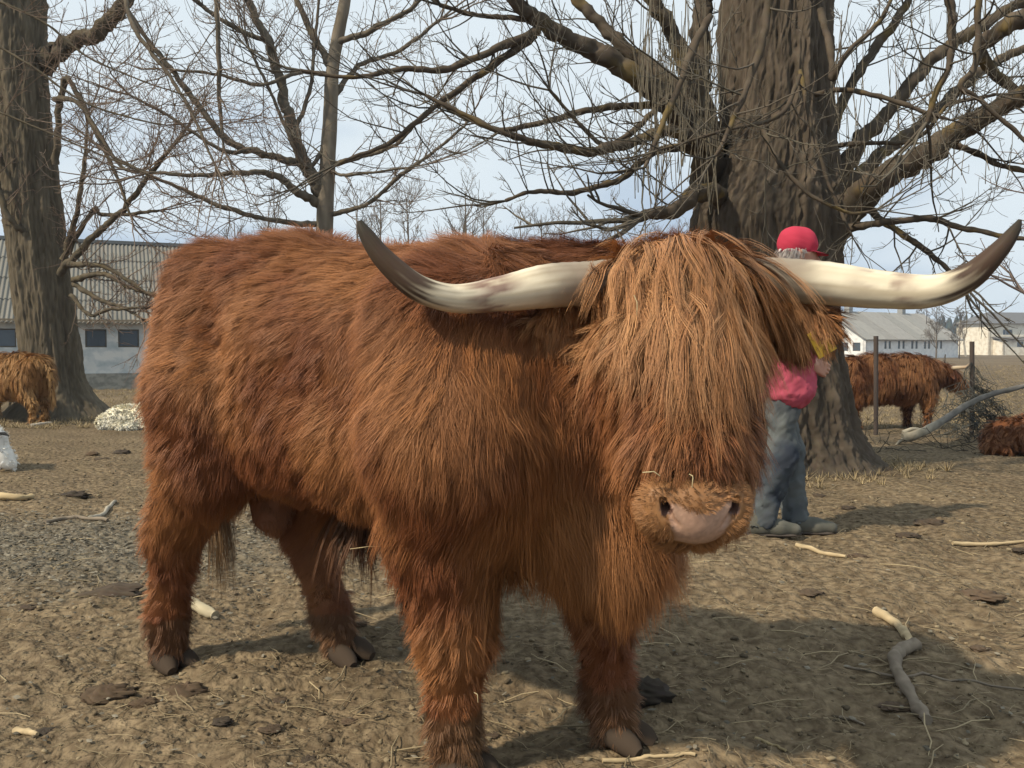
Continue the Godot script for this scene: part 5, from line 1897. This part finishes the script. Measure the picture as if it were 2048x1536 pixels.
# a lying animal: bones [from, to, r1, r2] relative to its place
func lying(called: String, label: String, category: String, at: Vector3, bones: Array, cell: float, tone1: Color, tone2: Color, locks: int, length: float, width: float, curl: float, seed_: int) -> Node3D:
	var f := Field.new()
	for q in bones: f.bone(at + q[0], at + q[1], q[2], q[3], 0.08)
	f.fill(cell)
	var skin := f.net(func(_p): return tone1)
	var root := thing(called, label, category)
	part("body", skin.mesh(vmat(0.9, 0.2)), root)
	var g := Geo.new()
	grow(g, f, skin, locks, func(p: Vector3, _n: Vector3) -> Array:
		var k := clampf(0.5 + 1.3 * patch.get_noise_3d(p.x * 5.0, p.y * 5.0, p.z * 5.0), 0.0, 1.0)
		return [Vector3.DOWN + Vector3(patch.get_noise_3d(p.z * 6.0, p.x * 6.0, p.y * 6.0), 0, 0) * 2.0, length, 7, width * 3.5, width, 0.12, 0.2, curl, tone1.lerp(tone2, k), 5, 0.02, 0.5],
		func(_p, _n): return 1.0, seed_)
	tag(part("coat", g.mesh(vmat(0.65, 0.3)), root), "", "", "", "stuff")
	return root

func herd() -> void:
	var p := G(1812, 862)
	standing_cow("brown_cow", "dark reddish-brown horned cow standing behind the fence post", Vector3(5.62, slope(-13.1), -13.1), Vector3(0.995, 0, -0.10).normalized(), 0.96, Color(0.125, 0.045, 0.020), Color(0.29, 0.135, 0.055), 3600, 0.02, 201)
	p = G(76, 848)
	standing_cow("golden_cow", "golden-tan shaggy cow standing with its tail towards the thick tree", p + Vector3(-0.62, 0, -0.25), Vector3(-0.90, 0, -0.43).normalized(), 1.0, Color(0.27, 0.130, 0.045), Color(0.43, 0.245, 0.100), 2600, 0.30, 202)
	# the woolly cream one, lying
	p = G(248, 862)
	lying("cream_sheep", "cream-white woolly sheep lying on the ground behind the bull's hindquarters", "sheep", p + Vector3(0, 0, -0.25), [
		[Vector3(-0.15, 0.15, 0), Vector3(0.5, 0.20, -0.05), 0.17, 0.21], [Vector3(-0.15, 0.14, 0.02), Vector3(-0.36, 0.10, 0.05), 0.16, 0.11],
		[Vector3(0.1, 0.06, 0.14), Vector3(-0.08, 0.04, 0.2), 0.06, 0.045], [Vector3(0.3, 0.08, 0.12), Vector3(0.42, 0.04, 0.2), 0.08, 0.05]],
		0.025, Color(0.84, 0.79, 0.63), Color(0.88, 0.85, 0.74), 3000, 0.04, 0.009, 0.3, 203)
	# the white one whose head reaches into the picture
	p = G(26, 942)
	var d := -p.z
	var w := lying("white_sheep", "white sheep with a black ear lowering its face to the ground", "sheep", Vector3.ZERO, [
		[P(12, 925, d), P(-12, 880, d), 0.055, 0.085], [P(24, 930, d), P(12, 912, d), 0.038, 0.06], [P(-12, 880, d), P(-55, 850, d + 0.1), 0.10, 0.13],
		[P(-70, 855, d + 0.1), P(-230, 850, d + 0.3), 0.20, 0.24], [P(-75, 900, d), P(-60, 932, d), 0.06, 0.05], [P(-220, 900, d + 0.2), P(-200, 935, d + 0.1), 0.07, 0.05]],
		0.02, Color(0.68, 0.67, 0.62), Color(0.80, 0.79, 0.74), 2200, 0.022, 0.0035, 0.2, 204)
	var e := Geo.new()
	e.tube(PackedVector3Array([P(-8, 866, d - 0.06), P(8, 867, d - 0.07), P(18, 872, d - 0.07)]), PackedFloat32Array([0.016, 0.026, 0.006]), 9, PackedColorArray([Color(0.03, 0.03, 0.03)]), true, 0.55)
	part("ear", e.mesh(vmat(0.85, 0.2)), w)
	# brown calf lying at the right
	p = G(2060, 914)
	lying("brown_calf", "brown shaggy calf lying beside the torn netting", "calf", p + Vector3(0, 0, -0.25), [
		[Vector3(-0.18, 0.15, 0), Vector3(0.5, 0.2, -0.15), 0.17, 0.24], [Vector3(-0.15, 0.2, 0.0), Vector3(-0.05, 0.22, 0.15), 0.13, 0.12],
		[Vector3(-0.05, 0.2, 0.15), Vector3(0.08, 0.08, 0.28), 0.11, 0.06], [Vector3(-0.3, 0.06, 0.05), Vector3(-0.22, 0.05, 0.2), 0.07, 0.05]],
		0.025, Color(0.145, 0.058, 0.026), Color(0.26, 0.115, 0.05), 1500, 0.09, 0.006, 0.3, 205)

# ---------------------------------------------------------------- the man behind the bull's head
func man() -> void:
	var root := thing("person", "man in red cap, pink shirt and faded jeans standing behind the bull's head", "person")
	var fr := G(1540, 1072)
	var fl := G(1610, 1062)
	var z := fr.z
	var M := func(x: float, h: float, dz: float) -> Vector3: return Vector3(x - 0.035, h, z + dz)
	var skin_c := Color(0.46, 0.255, 0.185)
	var f := Field.new()
	var hip_r: Vector3 = M.call(1.53, 0.86, -0.02)
	var hip_l: Vector3 = M.call(1.55, 0.86, -0.20)
	var knee_r: Vector3 = M.call(1.53, 0.47, 0.0)
	var knee_l: Vector3 = M.call(1.62, 0.47, -0.2)
	var ank_r := Vector3(fr.x - 0.06, 0.08, fr.z)
	var ank_l := Vector3(fl.x - 0.05, 0.08, fl.z)
	f.chain([hip_r, knee_r, ank_r], [0.075, 0.045, 0.032], 0.05)
	f.chain([hip_l, knee_l, ank_l], [0.075, 0.045, 0.032], 0.05)
	f.bone(ank_r, ank_r + Vector3(0.11, -0.03, 0.02), 0.03, 0.022, 0.03)
	f.bone(ank_l, ank_l + Vector3(0.11, -0.03, 0.01), 0.03, 0.022, 0.03)
	var waist: Vector3 = M.call(1.55, 1.0, -0.11)
	var chest: Vector3 = M.call(1.53, 1.25, -0.11)
	var neck: Vector3 = M.call(1.575, 1.40, -0.11)
	var head: Vector3 = M.call(1.635, 1.56, -0.11)
	f.chain([M.call(1.54, 0.88, -0.11), waist, chest], [0.12, 0.12, 0.13], 0.08)
	var sh_r: Vector3 = M.call(1.515, 1.34, 0.07)
	var sh_l: Vector3 = M.call(1.515, 1.34, -0.29)
	f.bone(sh_r, sh_l, 0.06, 0.06, 0.08)
	f.chain([chest, neck, head + Vector3(0, -0.06, 0)], [0.1, 0.052, 0.055], 0.05)
	var el_r: Vector3 = M.call(1.50, 1.06, 0.12)
	var wr_r: Vector3 = M.call(1.665, 0.955, 0.03)
	var el_l: Vector3 = M.call(1.50, 1.06, -0.34)
	var wr_l: Vector3 = M.call(1.70, 0.99, -0.22)
	f.chain([sh_r, el_r, wr_r], [0.05, 0.042, 0.028], 0.04)
	f.chain([sh_l, el_l, wr_l], [0.05, 0.042, 0.028], 0.04)
	f.fill(0.02)
	var body := f.net(func(_p): return skin_c)
	# head with its face, on a finer grid
	var hf := Field.new()
	var Hh := func(x: float, y: float, dz: float) -> Vector3: return head + Vector3(x, y, dz)
	hf.bone(Hh.call(-0.015, 0.02, 0), Hh.call(0.02, 0.015, 0), 0.082, 0.078, 0.03)
	hf.bone(Hh.call(0.035, -0.06, 0), Hh.call(0.045, -0.085, 0), 0.055, 0.040, 0.04)
	hf.bone(Hh.call(0.09, 0.005, 0), Hh.call(0.112, -0.028, 0), 0.010, 0.014, 0.015)
	hf.bone(Hh.call(0.086, -0.062, -0.018), Hh.call(0.086, -0.062, 0.018), 0.012, 0.012, 0.015)
	hf.bone(Hh.call(-0.02, -0.06, 0), Hh.call(-0.03, -0.12, 0), 0.058, 0.055, 0.04)
	for s: float in [-1.0, 1.0]:
		hf.bone(Hh.call(-0.01, 0.012, 0.080 * s), Hh.call(-0.005, -0.03, 0.078 * s), 0.014, 0.009, 0.008)
		hf.bone(Hh.call(0.098, 0.012, 0.030 * s), Hh.call(0.1, 0.012, 0.034 * s), 0.014, 0.014, 0.01, 1)
	hf.fill(0.007)
	var hm := hf.net(func(p: Vector3) -> Color:
		var q := p - head
		if absf(q.y + 0.062) < 0.004 and q.x > 0.09: return Color(0.33, 0.13, 0.11)
		return skin_c)
	hands(body, wr_r, Vector3(0.88, -0.30, -0.1).normalized(), 1.0, skin_c)
	hands(body, wr_l, Vector3(0.9, 0.1, 0.35).normalized(), -1.0, skin_c)
	merge(body, hm)
	part("body", body.mesh(vmat(0.6, 0.35)), root)
	for s: float in [-1.0, 1.0]:
		var eg := Geo.new()
		var ec := head + Vector3(0.082, 0.012, 0.032 * s)
		eg.tube(PackedVector3Array([ec - Vector3(0.010, 0, 0), ec - Vector3(0.004, 0, 0), ec + Vector3(0.006, 0, 0), ec + Vector3(0.010, 0, 0)]), PackedFloat32Array([0.004, 0.010, 0.009, 0.003]), 10, PackedColorArray([Color(0.7, 0.68, 0.64), Color(0.7, 0.68, 0.64), Color(0.10, 0.08, 0.06)]))
		part("eye", eg.mesh(vmat(0.2, 0.5)), root)
	# jeans
	var jf := Field.new()
	jf.chain([hip_r, knee_r, ank_r + Vector3(0.0, -0.04, 0)], [0.096, 0.074, 0.070], 0.06)
	jf.chain([hip_l, knee_l, ank_l + Vector3(0.0, -0.04, 0)], [0.096, 0.074, 0.068], 0.06)
	jf.bone(M.call(1.545, 0.92, -0.06), M.call(1.545, 0.92, -0.17), 0.105, 0.105, 0.06)
	jf.bone(ank_r - Vector3(0, 0.165, 0), ank_r - Vector3(0, 0.30, 0), 0.15, 0.15, 0.02, 1)
	jf.bone(ank_l - Vector3(0, 0.165, 0), ank_l - Vector3(0, 0.30, 0), 0.15, 0.15, 0.02, 1)
	jf.fill(0.016)
	var fold := FastNoiseLite.new()
	fold.seed = 8
	fold.frequency = 6.0
	fold.fractal_octaves = 3
	var jg := jf.net(func(p: Vector3) -> Color:
		var fade := clampf(0.5 + 1.2 * fold.get_noise_3d(p.x * 0.6, p.y * 0.5, p.z * 0.6), 0.0, 1.0)
		return Color(0.045, 0.054, 0.068).lerp(Color(0.125, 0.136, 0.135), fade))
	creases(jg, fold, 0.024, 0.55)
	var crumple := FastNoiseLite.new()
	crumple.seed = 19
	crumple.frequency = 15.0
	crumple.fractal_type = FastNoiseLite.FRACTAL_RIDGED
	crumple.fractal_octaves = 2
	creases(jg, crumple, 0.010, 0.9)
	part("jeans", jg.mesh(vmat(0.9, 0.2)), root)
	# shirt, loose over the belt
	var sf := Field.new()
	sf.chain([M.call(1.56, 0.87, -0.11), M.call(1.575, 1.0, -0.11), M.call(1.54, 1.22, -0.11), M.call(1.53, 1.33, -0.11)], [0.125, 0.138, 0.145, 0.11], 0.08)
	sf.bone(M.call(1.565, 0.84, -0.03), M.call(1.53, 1.25, -0.0), 0.148, 0.118, 0.08)
	sf.bone(M.call(1.565, 0.84, -0.19), M.call(1.53, 1.25, -0.22), 0.148, 0.118, 0.08)
	sf.bone(sh_r, sh_l, 0.075, 0.075, 0.06)
	sf.chain([sh_r, el_r, wr_r.lerp(el_r, 0.25)], [0.075, 0.068, 0.05], 0.04)
	sf.chain([sh_l, el_l, wr_l.lerp(el_l, 0.25)], [0.075, 0.068, 0.05], 0.04)
	sf.bone(M.call(1.55, 0.62, -0.11), M.call(1.55, 0.50, -0.11), 0.17, 0.2, 0.02, 1)
	sf.fill(0.016)
	var sg := sf.net(func(p: Vector3) -> Color: return Color(0.44, 0.085, 0.125) * (1.0 + 0.25 * fold.get_noise_3d(p.x, p.y, p.z)))
	creases(sg, fold, 0.018, 0.6)
	creases(sg, crumple, 0.010, 0.7)
	part("shirt", sg.mesh(vmat(0.85, 0.25)), root)
	# cap: crown, band gap behind, peak
	var cf := Field.new()
	cf.bone(Hh.call(-0.020, 0.055, 0), Hh.call(0.022, 0.050, 0), 0.092, 0.086, 0.03)
	cf.bone(Hh.call(-0.03, 0.085, 0), Hh.call(0.02, 0.085, 0), 0.075, 0.072, 0.03)
	cf.bone(Hh.call(-0.05, -0.13, 0), Hh.call(0.05, -0.13, 0), 0.155, 0.155, 0.02, 1)
	cf.fill(0.007)
	var red := Color(0.43, 0.040, 0.072)
	var cg := cf.net(func(_p): return red)
	creases(cg, fold, 0.004, 1.5)
	var cap := part("cap", cg.mesh(vmat(0.85, 0.25)), root)
	var pk := Geo.new()
	var rows := 7
	var cols := 15
	for up in 2:
		for j in rows:
			for k in cols:
				var a := lerpf(-1.15, 1.15, k / float(cols - 1))
				var rr := 0.088 + 0.072 * (j / float(rows - 1)) * sqrt(maxf(0.0, cos(a)))
				var p := head + Vector3(0.01 + cos(a) * rr, 0.028 - 0.28 * pow(maxf(cos(a) * rr - 0.05, 0.0), 1.0) - 0.02 * sin(a) * sin(a) + 0.004 * up, sin(a) * 0.088)
				pk.v.push_back(p)
				pk.c.push_back(red)
	for up in 2:
		for j in rows - 1:
			for k in cols - 1:
				var a := (up * rows + j) * cols + k
				var q := [a, a + cols, a + 1, a + 1, a + cols, a + cols + 1] if up == 0 else [a, a + 1, a + cols, a + 1, a + cols + 1, a + cols]
				pk.i.append_array(PackedInt32Array(q))
	pk.smooth()
	part("cap_peak", pk.mesh(vmat(0.85, 0.25)), cap)
	var bt := Geo.new()
	bt.tube(PackedVector3Array([head + Vector3(-0.108, 0.025, 0.03), head + Vector3(-0.1135, 0.025, 0.032)]), PackedFloat32Array([0.009, 0.007]), 10, PackedColorArray([Color(0.7, 0.66, 0.62)]))
	part("cap_buckle", bt.mesh(vmat(0.4, 0.5)), cap)
	# grey hair under the cap
	var gf := Field.new()
	gf.bone(Hh.call(-0.022, 0.01, 0), Hh.call(-0.030, -0.05, 0), 0.088, 0.070, 0.03)
	gf.fill(0.010)
	var gs := gf.net(func(_p): return Color(0.30, 0.27, 0.25))
	var hairs := Geo.new()
	grow(hairs, gf, gs, 1500, func(_p, _n): return [Vector3.DOWN + Vector3(-0.3, 0, 0), 0.035, 6, 0.006, 0.0014, 0.15, 0.1, 0.1, Color(0.42, 0.385, 0.36), 4, 0.006, 0.6],
		func(p: Vector3, _n: Vector3) -> float: return 1.0 if p.x < head.x + 0.02 and p.y < head.y + 0.04 and p.y > head.y - 0.075 else 0.0, 301)
	tag(part("hair", hairs.mesh(vmat(0.6, 0.3)), root), "", "", "", "stuff")
	# shoes
	for q in [[ank_r, fr], [ank_l, fl]]:
		var a: Vector3 = q[0]
		var gy: float = q[1].y
		var sh := Field.new()
		sh.bone(Vector3(a.x - 0.02, gy + 0.050, a.z), Vector3(a.x + 0.10, gy + 0.040, a.z + 0.01), 0.048, 0.045, 0.04)
		sh.bone(Vector3(a.x + 0.10, gy + 0.040, a.z + 0.01), Vector3(a.x + 0.19, gy + 0.034, a.z + 0.02), 0.045, 0.036, 0.04)
		sh.bone(Vector3(a.x - 0.005, gy + 0.05, a.z), Vector3(a.x, gy + 0.11, a.z), 0.046, 0.05, 0.04)
		sh.fill(0.010)
		var sgm := sh.net(func(p: Vector3) -> Color: return Color(0.080, 0.080, 0.066).lerp(Color(0.125, 0.120, 0.098), clampf(0.5 + fold.get_noise_3d(p.x * 2.0, p.y * 2.0, p.z * 2.0), 0, 1)))
		var so := part("shoe", sgm.mesh(vmat(0.7, 0.35)), root)
		var sole := Geo.new()
		sole.tube(PackedVector3Array([Vector3(a.x - 0.075, gy + 0.008, a.z), Vector3(a.x - 0.05, gy + 0.008, a.z), Vector3(a.x + 0.06, gy + 0.008, a.z + 0.01), Vector3(a.x + 0.16, gy + 0.008, a.z + 0.018), Vector3(a.x + 0.225, gy + 0.010, a.z + 0.022)]), PackedFloat32Array([0.02, 0.04, 0.046, 0.046, 0.015]), 14, PackedColorArray([Color(0.075, 0.065, 0.055)]), true, 0.28)
		part("sole", sole.mesh(vmat(0.9, 0.2)), so)

func merge(a: Geo, b: Geo) -> void:
	var base := a.v.size()
	a.v.append_array(b.v)
	a.n.append_array(b.n)
	a.c.append_array(b.c)
	for k in b.i: a.i.push_back(k + base)

# cloth folds: moves the surface along its normal
func creases(g: Geo, n: FastNoiseLite, deep: float, stretch: float) -> void:
	for k in g.v.size():
		var p := g.v[k]
		var q := p.y + 0.35 * p.x
		g.v[k] = p + g.n[k] * (n.get_noise_3d(p.x * 0.8, q * 1.7 * stretch + p.z * 0.4, p.z * 0.8) - 0.1) * deep
	g.smooth()

# a loosely closed hand: palm, four fingers and a thumb
func hands(body: Geo, wrist: Vector3, dir: Vector3, s: float, c: Color) -> void:
	var side := dir.cross(Vector3.UP).normalized() * s      # towards the back of the hand's outer side
	var up := side.cross(dir).normalized() * s
	var f := Field.new()
	var W := func(a: float, b: float, d: float) -> Vector3: return wrist + dir * a + up * b + side * d
	f.bone(W.call(-0.02, 0, 0), W.call(0.02, 0, 0), 0.027, 0.027, 0.02)
	for k in 4:
		var b := 0.030 - 0.020 * k
		f.bone(W.call(0.02, b * 0.7, 0), W.call(0.085, b, 0), 0.013, 0.012, 0.016)
		var l: float = [0.040, 0.046, 0.042, 0.032][k]
		var p0: Vector3 = W.call(0.085, b, 0)
		var p1: Vector3 = W.call(0.085 + l * 0.75, b - 0.002, -0.022)
		var p2: Vector3 = W.call(0.085 + l * 0.70, b - 0.002, -0.022 - l * 0.62)
		var p3: Vector3 = W.call(0.085 + l * 0.25, b - 0.002, -0.026 - l * 0.75)
		f.chain([p0, p1, p2, p3], [0.0105, 0.0095, 0.0088, 0.0078], 0.004)
	f.chain([W.call(0.02, 0.022, -0.005), W.call(0.050, 0.046, -0.022), W.call(0.078, 0.052, -0.038), W.call(0.100, 0.046, -0.046)], [0.016, 0.0125, 0.0105, 0.0085], 0.006)
	f.fill(0.004)
	merge(body, f.net(func(_p): return c))

func jobs() -> Array:
	return [ground, buildings, trees, fence, bull, herd, man, litter]
